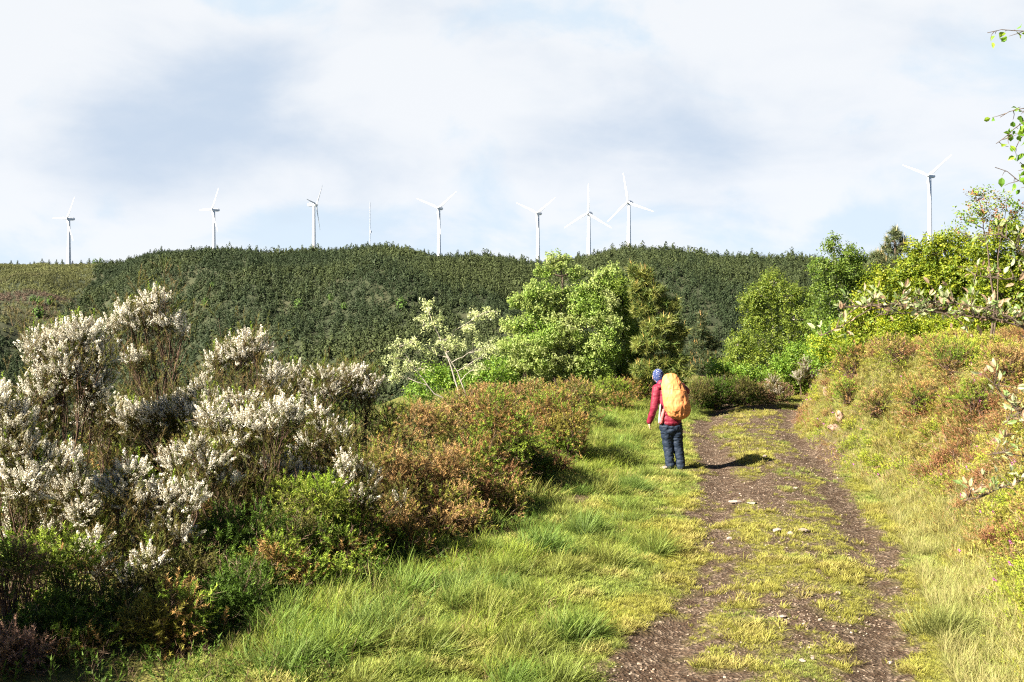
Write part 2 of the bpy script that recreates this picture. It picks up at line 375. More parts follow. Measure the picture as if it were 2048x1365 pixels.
def height(x, y, s=None):
    x = np.asarray(x, float); y = np.asarray(y, float)
    if s is None: s = path_s(x, y)
    n1 = fbm(x * 0.8, y * 0.8, seed=3) - 0.5; n2 = fbm(x * 3.1, y * 3.1, seed=5) - 0.5
    u = s - (1.35 - 0.40 * sstep(14, 20, y)) - 0.4 * (fbm(x * 0.35, y * 0.35, seed=9) - 0.5)
    wd = 3.4 - 2.1 * sstep(12, 20, y)
    bank = (2.02 - 0.22 * sstep(13, 17, y)) * sstep(0, 1, u / wd) + 0.05 * np.clip(u - wd, 0, 20) + sstep(0.3, 1.5, u) * n1 * 0.85
    left = 0.16 * sstep(1.3, 3.2, -s) + sstep(1.4, 2.6, -s) * n1 * 0.22
    ls = np.clip(-s - 8.5, 0, 60); fall = -0.42 * ls
    far = np.clip(y - 36, 0, 60); fall = fall - 0.30 * far * sstep(3, 9, -s + 0 * s) - 0.12 * far
    ruts = -0.055 * np.exp(-((np.abs(s) - 0.84) / 0.22) ** 2) + 0.03 * np.exp(-(s / 0.45) ** 2)
    return bank + left + fall + ruts + n2 * 0.05 + 1.3 * sstep(6.5, 0, y)
def moss_mask(x, y, s):
    """where the turf has closed over the soil"""
    n = fbm(x * 1.5, y * 0.95, seed=21, oct=5); n = n + 0.35 * (fbm(x * 6, y * 6, seed=33) - 0.5)
    a = np.abs(s + 0.12 * np.sin(y * 0.9))
    rut = np.exp(-((a - 0.84) / np.where(s > 0, 0.19, 0.23)) ** 2)
    near = sstep(18, 9, y)
    thr = 0.47 + 0.33 * rut + 0.07 * sstep(11, 16, y) * sstep(1.3, 0.9, a) - np.where(s > 0, 0.34, 0.19) * sstep(1.0, 1.4, a)
    core = sstep(1.35, 0.95, a); n = n + (0.2 + 0.25 * core) * (vnoise(x * 9, y * 7, seed=35) - 0.5) + 0.22 * core * (vnoise(x * 19, y * 15, seed=36) - 0.5)
    return sstep(thr - 0.10 - 0.06 * core, thr + 0.12 + 0.12 * core, n) * (1 - 0.3 * core)

gx = np.arange(-16, 30.01, 0.125); gy = np.concatenate([np.arange(-26, 6, 0.5), np.arange(6, 26, 0.10), np.arange(26, 52.1, 0.25)])
GX, GY = np.meshgrid(gx, gy); GS = path_s(GX, GY); GZ = height(GX, GY, GS); GM = moss_mask(GX, GY, GS)
ny, nx = GX.shape
idx = np.arange(nx * ny).reshape(ny, nx)
quads = np.stack([idx[:-1, :-1], idx[:-1, 1:], idx[1:, 1:], idx[1:, :-1]], -1).reshape(-1, 4)
allv = np.stack([GX, GY, GZ], -1).reshape(-1, 3)
fs = GS.ravel()[quads].mean(1)
def sheet(name, mask):
    q = quads[mask]; u, inv = np.unique(q, return_inverse=True)
    b = Buf(); b.add(allv[u], None, inv.reshape(-1, 4)); o = b.build(name, M_GROUND, smooth=True)
    at = o.data.attributes.new('moss', 'FLOAT', 'POINT'); at.data.foreach_set('value', GM.ravel()[u].astype(np.float32))
    o['kind'] = 'structure'; return o
on_path = np.abs(fs) < 1.35
sheet('path', on_path); sheet('ground', ~on_path)

# ------------------------------------------------------------------ far hill across the valley
SKY_PX = np.array([(-1600, 600), (-700, 570), (-200, 545), (0, 532), (90, 532), (130, 533), (190, 531), (235, 524), (300, 514), (400, 507), (480, 507), (560, 508), (660, 504), (740, 500), (830, 507), (900, 512), (980, 514), (1070, 528), (1110, 527), (1160, 518), (1230, 504), (1330, 501), (1400, 508), (1480, 514), (1560, 512), (1640, 517), (1760, 519), (1900, 522), (2048, 525), (2400, 540), (3000, 570), (3900, 610)], float)
RID_PX = np.array([(-1600, 1150), (0, 1130), (150, 1120), (260, 1000), (420, 930), (740, 900), (1000, 930), (1080, 960), (1150, 900), (1300, 840), (1640, 860), (2048, 900), (3900, 1000)], float)
def ridge(px): return np.interp(px, RID_PX[:, 0], RID_PX[:, 1])
def hill_z(px, r):
    Rr = ridge(px); skyl = np.interp(px, SKY_PX[:, 0], SKY_PX[:, 1])
    ztop = CH - (skyl - HZ) * Rr / F
    r0 = 440 + 60 * np.sin(px * 0.004 + 1); t = np.clip((r - r0) / (Rr - r0), 0, 1.6)
    x = (px - 1024) / F * r
    zv = -95.0
    up = zv + (ztop - zv) * (np.where(t < 1, 1 - (1 - np.clip(t, 0, 1)) ** 1.55, 1.0))
    gul = (fbm(x * 0.011 + r * 0.004, r * 0.0035, seed=41, oct=4) - 0.5) * 46 * np.clip(4 * t * (1 - t), 0, 1) ** 0.8
    up = up + gul - np.clip(t - 1, 0, 1) * 30
    near = np.interp(r, [20, 40, 90, 200, 440], [-7, -14, -34, -72, -95])
    return np.where(r < r0, near, up) + (fbm(x * 0.05, r * 0.05, seed=44) - 0.5) * 4 * sstep(150, 400, r)
SKY_PX[:, 1] += 9.0 * ((SKY_PX[:, 0] > 230) & (SKY_PX[:, 0] < 2100))
hpx = np.linspace(-1600, 3900, 420); hr = np.concatenate([np.linspace(18, 430, 26), np.linspace(440, 1180, 150), np.array([1250, 1400, 1700, 2200, 3000, 5000, 9000])])
HP, HR = np.meshgrid(hpx, hr)
HZv = hill_z(HP, np.minimum(HR, 1180)) - np.clip(HR - 1180, 0, None) * 0.06
hv = np.stack([(HP - 1024) / F * HR, HR, HZv], -1).reshape(-1, 3)
ii = np.arange(HP.size).reshape(HP.shape); hq = np.stack([ii[:-1, :-1], ii[:-1, 1:], ii[1:, 1:], ii[1:, :-1]], -1).reshape(-1, 4)
M_HILL = noise_mat('hill_soil', [(0.014, 0.020, 0.009), (0.026, 0.033, 0.013), (0.050, 0.048, 0.024)], 0.035, 0.95, 0.0, detail=9)
b = Buf(); b.add(hv, None, hq); ho = b.build('hills', M_HILL, smooth=True); ho['kind'] = 'structure'

def T_fartree(kind, seed):
    r = np.random.default_rng(seed); v, q, m = [], [], []
    n = 70; ph0 = r.uniform(0, 6)
    for i in range(n):
        u = (i + r.uniform(0, 1)) / n
        z = 0.12 + 0.88 * u
        if kind == 'pine': rad = 0.34 * (1 - u ** 1.7) ** 0.8 * (0.5 + 0.75 * r.uniform(0, 1)) * (0.75 + 0.35 * math.sin(seed + 3 * ph0 + u * 9)) + 0.012
        else: z = 0.15 + 0.8 * u; rad = 0.42 * math.sqrt(max(0.02, 1 - (2 * u - 1) ** 2)) * r.uniform(0.6, 1.0)
        ph = r.uniform(0, 6.283); c = np.array((math.cos(ph) * rad, math.sin(ph) * rad, z)); s = (0.088 if kind == 'pine' else 0.11) * r.uniform(0.6, 1.3) * (1.2 - 0.75 * u)
        nrm = np.array((math.cos(ph), math.sin(ph), 0.55)) + r.normal(size=3) * 0.35; nrm /= np.linalg.norm(nrm)
        a = np.cross(nrm, r.normal(size=3)); a /= np.linalg.norm(a); bb = np.cross(nrm, a); k = len(v)
        v += [c - a * s, c - bb * s * 0.7, c + a * s, c + bb * s * 0.7]; q += [(k, k + 1, k + 2, k + 3)]; m += [r.uniform(0, 1)] * 4
    return tmpl(v, [], q, m)
FAR_P = [T_fartree('pine', 200 + i) for i in range(5)]; FAR_B = [T_fartree('round', 210 + i) for i in range(4)]
def bare_mask(px, r):
    """the open heath at the left end of the hill: 1 where no trees grow"""
    t = (r - 440) / (ridge(px) - 440)
    edge = 165 + 170 * (t - 0.72) + 60 * (fbm(px * 0.012, r * 0.008, seed=51) - 0.5) + 60 * sstep(0.9, 1.05, t)
    return sstep(edge + 12, edge - 12, px) * sstep(0.40, 0.50, t + 0.1 * (fbm(px * 0.02, r * 0.01, seed=52) - 0.5))
n = 40000
rr = np.sqrt(rng.uniform(455 ** 2, 1010 ** 2, n)); pp = rng.uniform(-150, 2200, n)
ok = (rr < ridge(pp) * 1.02) & (bare_mask(pp, rr) < rng.uniform(0.02, 0.6, n)) & (rng.uniform(0, 1, n) < 0.92)
rr, pp = rr[ok], pp[ok]; X = (pp - 1024) / F * rr; pos = np.stack([X, rr, hill_z(pp, rr) - 0.6], -1)
patch = fbm(X * 0.012, rr * 0.012, seed=61); hgt = rng.uniform(3.8, 7.6, len(rr)) * (0.7 + 0.6 * patch); hgt = hgt * np.where(rng.uniform(0, 1, len(rr)) < 0.10 * (rr > ridge(pp) * 0.96) + 0.03, 1.45, 1.0)
g = np.array((0.021, 0.033, 0.014)); lt = np.array((0.040, 0.052, 0.018))
f_ = np.clip((patch - 0.40) * 3.2 + rng.normal(size=len(rr)) * 0.22, 0, 1)[:, None]
cA = (g * (1 - f_) + lt * f_) * rng.uniform(0.82, 1.15, (len(rr), 1)); cB = cA * 1.25 + np.array((0.004, 0.004, 0.0))
bf = Buf(); br = rng.uniform(0, 1, len(rr)) < 0.40
scatter_mix(bf, FAR_P, pos[~br], np.tile((0, 0, 1.0), ((~br).sum(), 1)) + rng.normal(size=((~br).sum(), 3)) * 0.05, hgt[~br], cA[~br], cB[~br])
scatter_mix(bf, FAR_B, pos[br], np.tile((0, 0, 1.0), (br.sum(), 1)), hgt[br] * 0.85, cA[br] * 1.05, cB[br] * 1.05)
fo = bf.build('forest', M_FOREST)
tag(fo, 'dark green pine forest covering the hill across the valley', 'forest', kind='stuff')
# low scrub on the bare end of the hill
n = 16000
rr = np.sqrt(rng.uniform(600 ** 2, 1150 ** 2, n)); pp = rng.uniform(-250, 330, n); ok = (bare_mask(pp, rr) > rng.uniform(0.3, 1, n)) & (rr < ridge(pp) * 1.01)
rr, pp = rr[ok], pp[ok]; X = (pp - 1024) / F * rr; pos = np.stack([X, rr, hill_z(pp, rr) - 0.5], -1)
pt = fbm(X * 0.02, rr * 0.02, seed=66)[:, None]; pk = sstep(0.55, 0.7, fbm(X * 0.015, rr * 0.03, seed=67))[:, None] * sstep(960, 860, rr)[:, None]
cA = np.array((0.075, 0.080, 0.028)) * (0.6 + pt) * (1 - pk) + pk * np.array((0.085, 0.060, 0.042))
bs = Buf(); scatter_mix(bs, FAR_B, pos, np.tile((0, 0, 1.0), (len(pos), 1)), rng.uniform(1.6, 3.6, len(pos)), cA * rng.uniform(0.6, 1.2, (len(pos), 1)), cA * 1.6)
tag(bs.build('scrub', M_FOREST), 'low olive and brownish scrub on the open end of the hill', 'scrub', kind='stuff')

def far_tree(name, label, cat, group, px, py, h, kind, col):
    """a tree far off on the hill: its place is where the sight line meets the slope"""
    r = np.linspace(520, 1160, 600); zz = hill_z(np.full_like(r, px), r); line = CH - (py - HZ) * r / F
    k = np.argmax(zz >= line) if (zz >= line).any() else int(np.argmin(np.abs(r - ridge(px))))
    p = np.array(((px - 1024) / F * r[k], r[k], zz[k]))
    o = thing(name, label, cat, p - (0, 0, 0.3), group); wv = Buf(); cr = Buf()
    tubes(wv, np.array([[p - (0, 0, 0.5), p + (0, 0, h * 0.3), p + (0.1, 0, h * 0.7)]]), [[h * 0.03, h * 0.025, h * 0.01]]); wv.build('trunk', M_BARK, o, p - (0, 0, 0.3))
    Ts = FAR_P if kind == 'pine' else FAR_B
    scatter(cr, Ts[rng.integers(0, len(Ts))], p[None], np.array([[0, 0, 1.0]]), h, np.array(col) * 0.8, np.array(col) * 1.3)
    scatter(cr, Ts[rng.integers(0, len(Ts))], p[None], np.array([[0.04, 0, 1.0]]), h * 0.96, np.array(col) * 0.7, np.array(col) * 1.2)
    cr.build('crown', M_FOREST, o, p - (0, 0, 0.3))
for px, py, h, lab in ((66, 607, 6, 'bright green round tree on the bare slope, leftmost and smallest of a knot of four'), (80, 612, 7, 'bright green round tree, top middle of a knot of four on bare slope'),
                       (101, 612, 7.5, 'bright green round tree, rightmost of a knot of four on bare slope'), (77, 638, 10, 'largest bright green tree, lowest of the knot of four on the bare slope'),
                       (55, 672, 6, 'pale green bush like tree low on the heath slope by the forest edge'), (412, 617, 7, 'light green broadleaf tree alone among dark pines above the white heath tops'), (597, 622, 7.5, 'light green broadleaf tree alone in the middle of the dark pine slope'),
                       (660, 605, 5, 'small light green tree among dark pines, upper of the two right of the slope middle'), (688, 622, 5, 'small light green tree among dark pines, lower of the two right of the slope middle'), (802, 622, 8, 'light green ragged tree in dark pines above the thin pale sapling'),
                       (425, 578, 4.5, 'tiny light green tree high in the dark pines beneath the second turbine')):
    far_tree('broadleaf_tree', lab, 'tree', 'light green trees on the far hill', px, py, h, 'round', (0.065, 0.115, 0.022))
for px, py, h, kind, lab in ((22, 529, 6, 'pine', 'lone small pine on the bare ridge at the far left edge'), (35, 529, 6.5, 'pine', 'wide small pine on the bare ridge, second from the left edge'), (60, 529, 5, 'pine', 'low pine on the bare ridge, third from the left edge'),
                             (68, 529, 5.5, 'pine', 'low pine on the bare ridge, fourth from the left edge'), (84, 529, 6.5, 'pine', 'dark pine on the bare ridge just before the first turbine tower'), (98, 529, 6, 'pine', 'dark pine on the ridge touching the group left of the first turbine'), (113, 530, 6, 'pine', 'dark pine on the ridge nearest the first turbine tower on its left'),
                             (124, 530, 6.5, 'pine', 'dark pine beside the foot of the first turbine tower'), (145, 531, 5, 'pine', 'small pine on the ridge right of the first turbine tower'), (162, 531, 6, 'pine', 'pine on the ridge second to the right of the first turbine'), (178, 531, 7, 'pine', 'dark tall pine on the ridge before the green ridge trees'),
                             (190, 532, 7, 'round', 'round green tree on the ridge, left of the two broadleaf ones'), (203, 531, 6.5, 'round', 'round green tree on the ridge, right of the two broadleaf ones')):
    far_tree('ridge_pine' if kind == 'pine' else 'ridge_tree', lab, 'tree', 'trees along the bare ridge', px, py, h, kind, (0.035, 0.05, 0.02) if kind == 'pine' else (0.06, 0.11, 0.025))

# ------------------------------------------------------------------ wind turbines and mast
def turbine(label, px, py, d, c, ang, blade_px, foot_px=None):
    hub = P(px, py, d); Lb = blade_px * d / F
    gz = float(hill_z(np.array([px], float), np.array([min(d, 1180.0)]))[0]) - 1.0
    if foot_px: gz = hub[2] - (foot_px - py) * d / F
    th = thing('wind_turbine', label, 'wind turbine', (hub[0], hub[1], gz), 'wind turbines along the ridge'); og = (hub[0], hub[1], gz)
    yaw = math.acos(c); yaw = yaw if c < 0.4 else -yaw; ax = np.array((math.sin(yaw), -math.cos(yaw), 0.0)); sd = np.array((math.cos(yaw), math.sin(yaw), 0.0)); up = np.array((0, 0, 1.0))
    H = hub[2] - gz; tw = Buf(); sides = 20
    zs = np.linspace(0, H - 1.0, 6); base = np.array((hub[0], hub[1], gz)) - np.array((ax[0], ax[1], 0)) * 1.0
    tubes(tw, np.array([[base + up * z for z in zs]]), [np.linspace(2.15, 1.25, 6) * Lb / 26], sides); tw.build('tower', M_WHITE, th, og, True)
    nc = Buf(); prof = [(-1.0, 1.0), (-0.8, 1.35), (1.5, 1.6), (5.5, 1.5), (7.2, 1.1), (7.5, 0.7)]; k = Lb / 26
    ring = []
    for (t, s) in prof:
        for a in np.arange(8) * math.pi / 4 + math.pi / 8: ring.append(hub - ax * t * k + (sd * math.cos(a) * s * 1.1 + up * math.sin(a) * s * 1.15) * k)
    q = [(i * 8 + j, i * 8 + (j + 1) % 8, (i + 1) * 8 + (j + 1) % 8, (i + 1) * 8 + j) for i in range(len(prof) - 1) for j in range(8)]
    nc.add(ring, [(0, j + 1, j) for j in range(1, 7)] + [(40, 40 + j, 40 + j + 1) for j in range(1, 7)], q); nc.build('nacelle', M_WHITE, th, og)
    hb = Buf(); tubes(hb, np.array([[hub + ax * t * k for t in (0.9, 1.4, 2.4, 3.0, 3.2)]]), [np.array((1.15, 1.3, 1.05, 0.5, 0.02)) * k], 14); hb.build('hub', M_WHITE, th, og, True)
    for i in range(3):
        a = R(ang + 120 * i); e = sd * math.cos(a) + up * math.sin(a); f = np.cross(ax, e); bl = Buf(); vv = []; C0 = hub + ax * 1.5 * k
        st = ((0.02, 0.95, 0.95, 0), (0.08, 1.1, 0.9, 0.0), (0.2, 1.8, 0.5, 0.25), (0.45, 1.3, 0.3, 0.4), (0.75, 0.85, 0.18, 0.5), (0.97, 0.42, 0.09, 0.5), (1.0, 0.08, 0.03, 0.5))
        for (r_, ch, tk, tw_) in st:
            for bq in np.arange(8) * math.pi / 4:
                o1 = math.cos(bq) * ch * 0.62 - 0.25 * ch * (r_ > 0.1); o2 = math.sin(bq) * tk * 0.7
                w = (0.5 - tw_ ) * 0.3; vv.append(C0 + e * r_ * Lb + (f * (o1 * math.cos(w) - o2 * math.sin(w)) + ax * (o1 * math.sin(w) + o2 * math.cos(w))) * k)
        q = [(m_ * 8 + j, m_ * 8 + (j + 1) % 8, (m_ + 1) * 8 + (j + 1) % 8, (m_ + 1) * 8 + j) for m_ in range(len(st) - 1) for j in range(8)]
        bl.add(vv, None, q); bl.build('blade', M_WHITE, th, og, True)
turbine('white turbine on the bare ridge, its whole tower visible down to the ground', 136, 438, 1118, 0.80, 57, 50, 531)
turbine('white turbine above the pine ridge with one blade pointing straight left, second from the left', 426, 420, 1090, 0.70, 58, 50)
turbine('white turbine seen almost edge on beside the thin mast', 630, 410, 1060, 0.2, 52, 54)
turbine('white turbine whose two upper blades make a flat V, just right of the thin mast', 877, 417, 1060, 0.9, 157, 53)
turbine('white turbine with a V of blades above the dip in the ridge', 1075, 427, 1040, 0.85, 35, 52)
turbine('white turbine with one blade straight up, behind the pale green tree', 1177, 427, 1040, 0.9, 89, 59)
turbine('white turbine with a blade raised and one reaching right, over the second hump', 1257, 405, 1000, 0.85, 100, 60)
turbine('largest white turbine, alone at the right above the yellow green oaks', 1858, 352, 830, 0.60, 36, 64)
# thin measuring mast
d = 1040; top = P(740, 404, d); gz = float(hill_z(np.array([740.0]), np.array([float(d)]))[0]) - 1
ms = thing('measuring_mast', 'very thin pale lattice mast on the wooded ridge between two turbines', 'mast', (top[0], d, gz)); bm_ = Buf(); og = (top[0], d, gz)
for a in range(3):
    o3 = np.array((math.cos(a * 2.094), math.sin(a * 2.094), 0)) * 0.32
    tubes(bm_, np.array([[np.array(og) + o3, top + o3 * 0.8]]), 0.10, 5)
zz = np.linspace(0, 1, 40)
for a in range(3):
    o3 = np.array((math.cos(a * 2.094), math.sin(a * 2.094), 0)) * 0.32; o4 = np.array((math.cos(a * 2.094 + 2.094), math.sin(a * 2.094 + 2.094), 0)) * 0.32
    pts = [np.array(og) * (1 - t) + top * t + (o3 if i % 2 else o4) for i, t in enumerate(zz)]; tubes(bm_, np.array([pts]), 0.05, 4)
bm_.build('lattice', M_STEEL, ms, og)
bx = Buf(); tubes(bx, np.array([[P(740, 466, d) + (0.9, -0.6, 0), P(740, 462, d) + (0.9, -0.6, 0)]]), 0.8, 6); bx.build('equipment_box', M_STEEL, ms, og)
#MARK_NEAR
# ------------------------------------------------------------------ plants near the track
import time; _t0 = time.time()
def gz_at(x, y): return float(height(np.array([x], float), np.array([y], float))[0])
def blobs_w(bl, D, thick=0.85):
    """blobs given as (px, py, rx, ry[, dd]) at distance D -> centres and radii in metres"""
    c, r = [], []
    for b in bl:
        dd = b[4] if len(b) > 4 else rng.uniform(-0.35, 0.35) * b[2] * D / F * 1.2
        d = D + dd; c.append(P(b[0], b[1], d)); r.append((b[2] * d / F, thick * (b[2] + b[3]) * 0.5 * d / F, b[3] * d / F))
    return np.array(c), np.array(r)
def in_blobs(C, Rd, dens, shell=0.5, top=0.0):
    """points and outward directions in a set of ellipsoids, dens per square metre of silhouette"""
    pos, dr = [], []
    for c, r in zip(C, Rd):
        n = rng.poisson(dens * math.pi * r[0] * r[2]) if dens > 0 else 0
        u = rand_dirs(n); rad = shell + (1 - shell) * rng.uniform(0, 1, (n, 1)) ** 0.6
        rad = rad * (0.72 + 0.55 * fbm(u[:, 0] * 2.2 + c[0] * 3, u[:, 1] * 2.2 + c[1], u[:, 2] * 2.2 + c[2] * 5, seed=77)[:, None])
        if top: u[:, 2] = np.where(rng.uniform(0, 1, n) < top, np.abs(u[:, 2]), u[:, 2])
        pos.append(c + u * rad * r); dr.append(u)
    return np.concatenate(pos), np.concatenate(dr)
def above_ground(pos, eps=0.02):
    return pos[:, 2] > height(pos[:, 0], pos[:, 1]) + eps
def pal(cols, n, var=0.2, noise=None):
    """n colours drawn from a palette"""
    cols = np.array(cols, float); k = rng.integers(0, len(cols), n) if noise is None else np.clip((noise * len(cols)).astype(int), 0, len(cols) - 1)
    return cols[k] * rng.uniform(1 - var, 1 + var, (n, 1))
def wpx(pts, D): return np.array([P(p[0], p[1], D + (p[2] if len(p) > 2 else 0)) for p in pts])
def resample(p, K):
    p = np.asarray(p, float); s = np.concatenate([[0], np.cumsum(np.linalg.norm(np.diff(p, axis=0), axis=1))]); t = np.linspace(0, s[-1], K)
    return np.stack([np.interp(t, s, p[:, i]) for i in range(3)], -1)

def tree(name, label, D, root_px, trunks, bl, Ts, dens, scale, colA, colB, bark, cat='tree', group=None, r0=0.05, mat=None, shell=0.35, up=0.35, twigs=7, thick=0.85, down=False, noise_cols=False, gain=1.45):
    """trunk lines and crown blobs in photo pixels at distance D; every limb runs from a trunk to a blob, every twig from a limb to leaf sprays"""
    rx = P(root_px, HZ, D)[0]; root = np.array((rx, D, gz_at(rx, D)))
    o = thing(name, label, cat, root, group); wood = Buf(); crown = Buf()
    C, Rd = blobs_w(bl, D, thick)
    tl = []
    for i, t in enumerate(trunks):
        p = wpx(t, D); p = np.concatenate([root[None] - (0, 0, 0.15) + (0.06 * i, 0, 0), p]) if t[0] is not None else p
        p = resample(p, 12); p[1:-1] += rng.normal(size=(10, 3)) * 0.012; tl.append(p); tubes(wood, p[None], np.linspace(r0, r0 * 0.25, 12)[None] * (1 if i == 0 else 0.75), 7)
    TP = np.concatenate(tl)
    starts, ends = [], []
    for c, r in zip(C, Rd):
        dz = TP[:, 2] - (c[2] - 0.35 * np.linalg.norm(TP[:, :2] - c[:2], axis=1)); k = np.argmin(np.linalg.norm(TP - c, axis=1) + 2.0 * np.clip(dz, 0, None)); starts.append(TP[k]); ends.append(c)
    lp = curve_paths(starts, ends, 7, 0.10, 0.05); tubes(wood, lp, np.linspace(r0 * 0.42, r0 * 0.14, 7)[None], 5)
    a, e = [], []
    for i, (c, r) in enumerate(zip(C, Rd)):
        n = max(3, int(twigs)); u = rand_dirs(n) * r * 0.95; k = rng.integers(3, 7, n); a.append(lp[i][k]); e.append(c + u)
    tp = curve_paths(np.concatenate(a), np.concatenate(e), 5, 0.12, 0.04); tubes(wood, tp, np.linspace(r0 * 0.13, r0 * 0.05, 5)[None], 4)
    wood.build('trunk', bark, o, root, True)
    pos, dr = in_blobs(C, Rd, dens, shell); tpts = tp[:, 2:].reshape(-1, 3); kk = rng.integers(0, len(tpts), int(len(pos) * 0.25)); pos = np.concatenate([pos, tpts[kk]]); dr = np.concatenate([dr, rand_dirs(len(kk))])
    ok = above_ground(pos); pos, dr = pos[ok], dr[ok]
    dirs = unit(dr) * 0.6 + rand_dirs(len(pos)) * 0.6 + np.array((0, 0, -up if down else up))
    nz = fbm(pos[:, 0] * 1.6, pos[:, 1] * 1.6, pos[:, 2] * 1.6, seed=88) if noise_cols else None
    nz = None if nz is None else np.clip((nz - 0.28) / 0.44 + rng.normal(size=len(pos)) * 0.12, 0, 0.999)
    A, B = pal(colA, len(pos), 0.22, nz) * gain, pal(colB, len(pos), 0.22, nz) * gain
    Tl, Tc = Ts if isinstance(Ts, tuple) else (Ts, None)
    sc = scale * rng.uniform(0.75, 1.25, len(pos))
    if Tc is None: scatter_mix(crown, Tl, pos, dirs, sc, A, B)
    else:
        tip = (dr[:, 2] > 0.3) & (rng.uniform(0, 1, len(pos)) < 0.28)
        scatter_mix(crown, Tl, pos[~tip], dirs[~tip], sc[~tip], A[~tip], B[~tip])
        scatter_mix(crown, Tc, pos[tip], dirs[tip] * 0.4 + np.array((0, 0, 1.0)), sc[tip], A[tip], B[tip])
    crown.build('crown', mat or M_LEAF, o, root)
    return o

WHITE_A, WHITE_B = (0.84, 0.81, 0.72), (0.64, 0.58, 0.44)
def heath(label, D, root_px, bl, plumes=230, fol=230, bloom=1.0, stems=7, r0=0.012, root_d=0.0, dry=0.35, white=WHITE_A, leg=0.55):
    d0 = D + root_d; rx = P(root_px, HZ, d0)[0]; root = np.array((rx, d0, gz_at(rx, d0)))
    o = thing('tree_heath', label, 'shrub', root, 'white flowering tree heaths'); wood, fo_, fl = Buf(), Buf(), Buf()
    bl = [(b[0], b[1] + (16 if b[1] < 820 else 4), *b[2:]) for b in bl]; C, Rd = blobs_w(bl, D); Rd = Rd * 0.90
    fk = root + (C.mean(0) - root) * rng.uniform(0.32, 0.5, (3, 1)) + rng.normal(size=(3, 3)) * (0.10, 0.10, 0.04); fi = np.argmin(np.abs(C[:, None, 0] - fk[None, :, 0] - (C.mean(0)[0] - fk[None, :, 0]) * 0.0), 1)
    st = np.tile(root, (len(C), 1)) + rng.normal(size=(len(C), 3)) * (0.05, 0.05, 0.0); lo = curve_paths(st, fk[fi], 4, 0.06); up_ = curve_paths(fk[fi], C, 6, 0.12, 0.03); lp = np.concatenate([lo, up_[:, 1:]], 1)[:, [0, 1, 3, 4, 5, 6, 7, 8]]
    rad = np.linspace(r0, r0 * 0.32, 8)[None] * rng.uniform(0.7, 1.15, (len(C), 1)); tubes(wood, lp, rad, 6)
    pos, dr = in_blobs(C, Rd, plumes * 4.6, 0.3, 0.6); ok = above_ground(pos, 0.05); pos, dr = pos[ok], dr[ok]
    near = np.argmin(((pos[:, None] - C[None]) ** 2).sum(-1), 1)
    # fine branches: from 40-80 % of the way up each main stem to the plumes
    sel = rng.uniform(0, 1, len(pos)) < 0.22; k = rng.integers(3, 8, sel.sum()); a = lp[near[sel], k]
    tp = curve_paths(a, pos[sel], 5, 0.08, 0.03); tubes(wood, tp, np.linspace(r0 * 0.26, 0.0018, 5)[None], 3)
    # bare lower twigs
    nb = int(len(C) * 14); i = rng.integers(0, len(C), nb); k = rng.integers(2, 7, nb); a = lp[i, k]; ln = np.linalg.norm(C[i] - root, axis=1)[:, None]
    e = a + unit(unit(C[i] - root) + rand_dirs(nb) * 0.55) * ln * rng.uniform(0.12, 0.34, (nb, 1)); tubes(wood, curve_paths(a, e, 5, 0.08), np.linspace(r0 * 0.2, 0.0015, 5)[None], 3)
    wood.build('stem', M_HEATHSTEM, o, root, True)
    dirs = unit(dr) * 0.55 + rand_dirs(len(pos)) * 0.35 + np.array((0, 0, 0.55)); b = rng.uniform(0, 1, len(pos)) < bloom
    wv = rng.uniform(0.82, 1.08, (b.sum(), 1)); scatter_mix(fl, PLUME, pos[b], dirs[b], rng.uniform(0.45, 0.88, b.sum()), np.array(white) * wv, np.array(WHITE_B) * wv)
    fl.build('blossom', M_PETAL, o, root)
    # feathery leaves: under the plumes and along the fine branches, some green shoots on top
    fp = pos - unit(dirs) * rng.uniform(0.04, 0.26, (len(pos), 1)); n = int(len(fp) * 0.85 * fol / max(plumes, 1)); kk = rng.integers(0, len(fp), n)
    q = tp[:, 1:].reshape(-1, 3); k2 = rng.integers(0, len(q), int(n * 0.9)); allp = np.concatenate([fp[kk] + rng.normal(size=(n, 3)) * 0.05, q[k2], e[rng.integers(0, nb, nb * 3)] + rng.normal(size=(nb * 3, 3)) * 0.03])
    ad = np.concatenate([dirs[kk], rand_dirs(len(k2)) * 0.6 + (0, 0, 0.7), rand_dirs(nb * 3) * 0.6 + (0, 0, 0.7)]); ok = above_ground(allp); allp, ad = allp[ok], ad[ok]
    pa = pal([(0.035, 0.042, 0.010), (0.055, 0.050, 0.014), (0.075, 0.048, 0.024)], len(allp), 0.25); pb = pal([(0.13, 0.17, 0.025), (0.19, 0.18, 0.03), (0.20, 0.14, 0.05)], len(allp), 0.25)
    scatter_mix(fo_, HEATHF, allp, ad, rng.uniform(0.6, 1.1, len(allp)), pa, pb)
    hi = pos[(dr[:, 2] > 0.6)]; hi = hi[rng.uniform(0, 1, len(hi)) < 0.12]
    scatter_mix(fo_, GORSE, hi + (0, 0, 0.06), np.tile((0, 0, 1.0), (len(hi), 1)) + rng.normal(size=(len(hi), 3)) * 0.2, 0.85, (0.12, 0.20, 0.015), (0.26, 0.36, 0.03))
    fo_.build('foliage', M_GORSE, o, root)
    return o

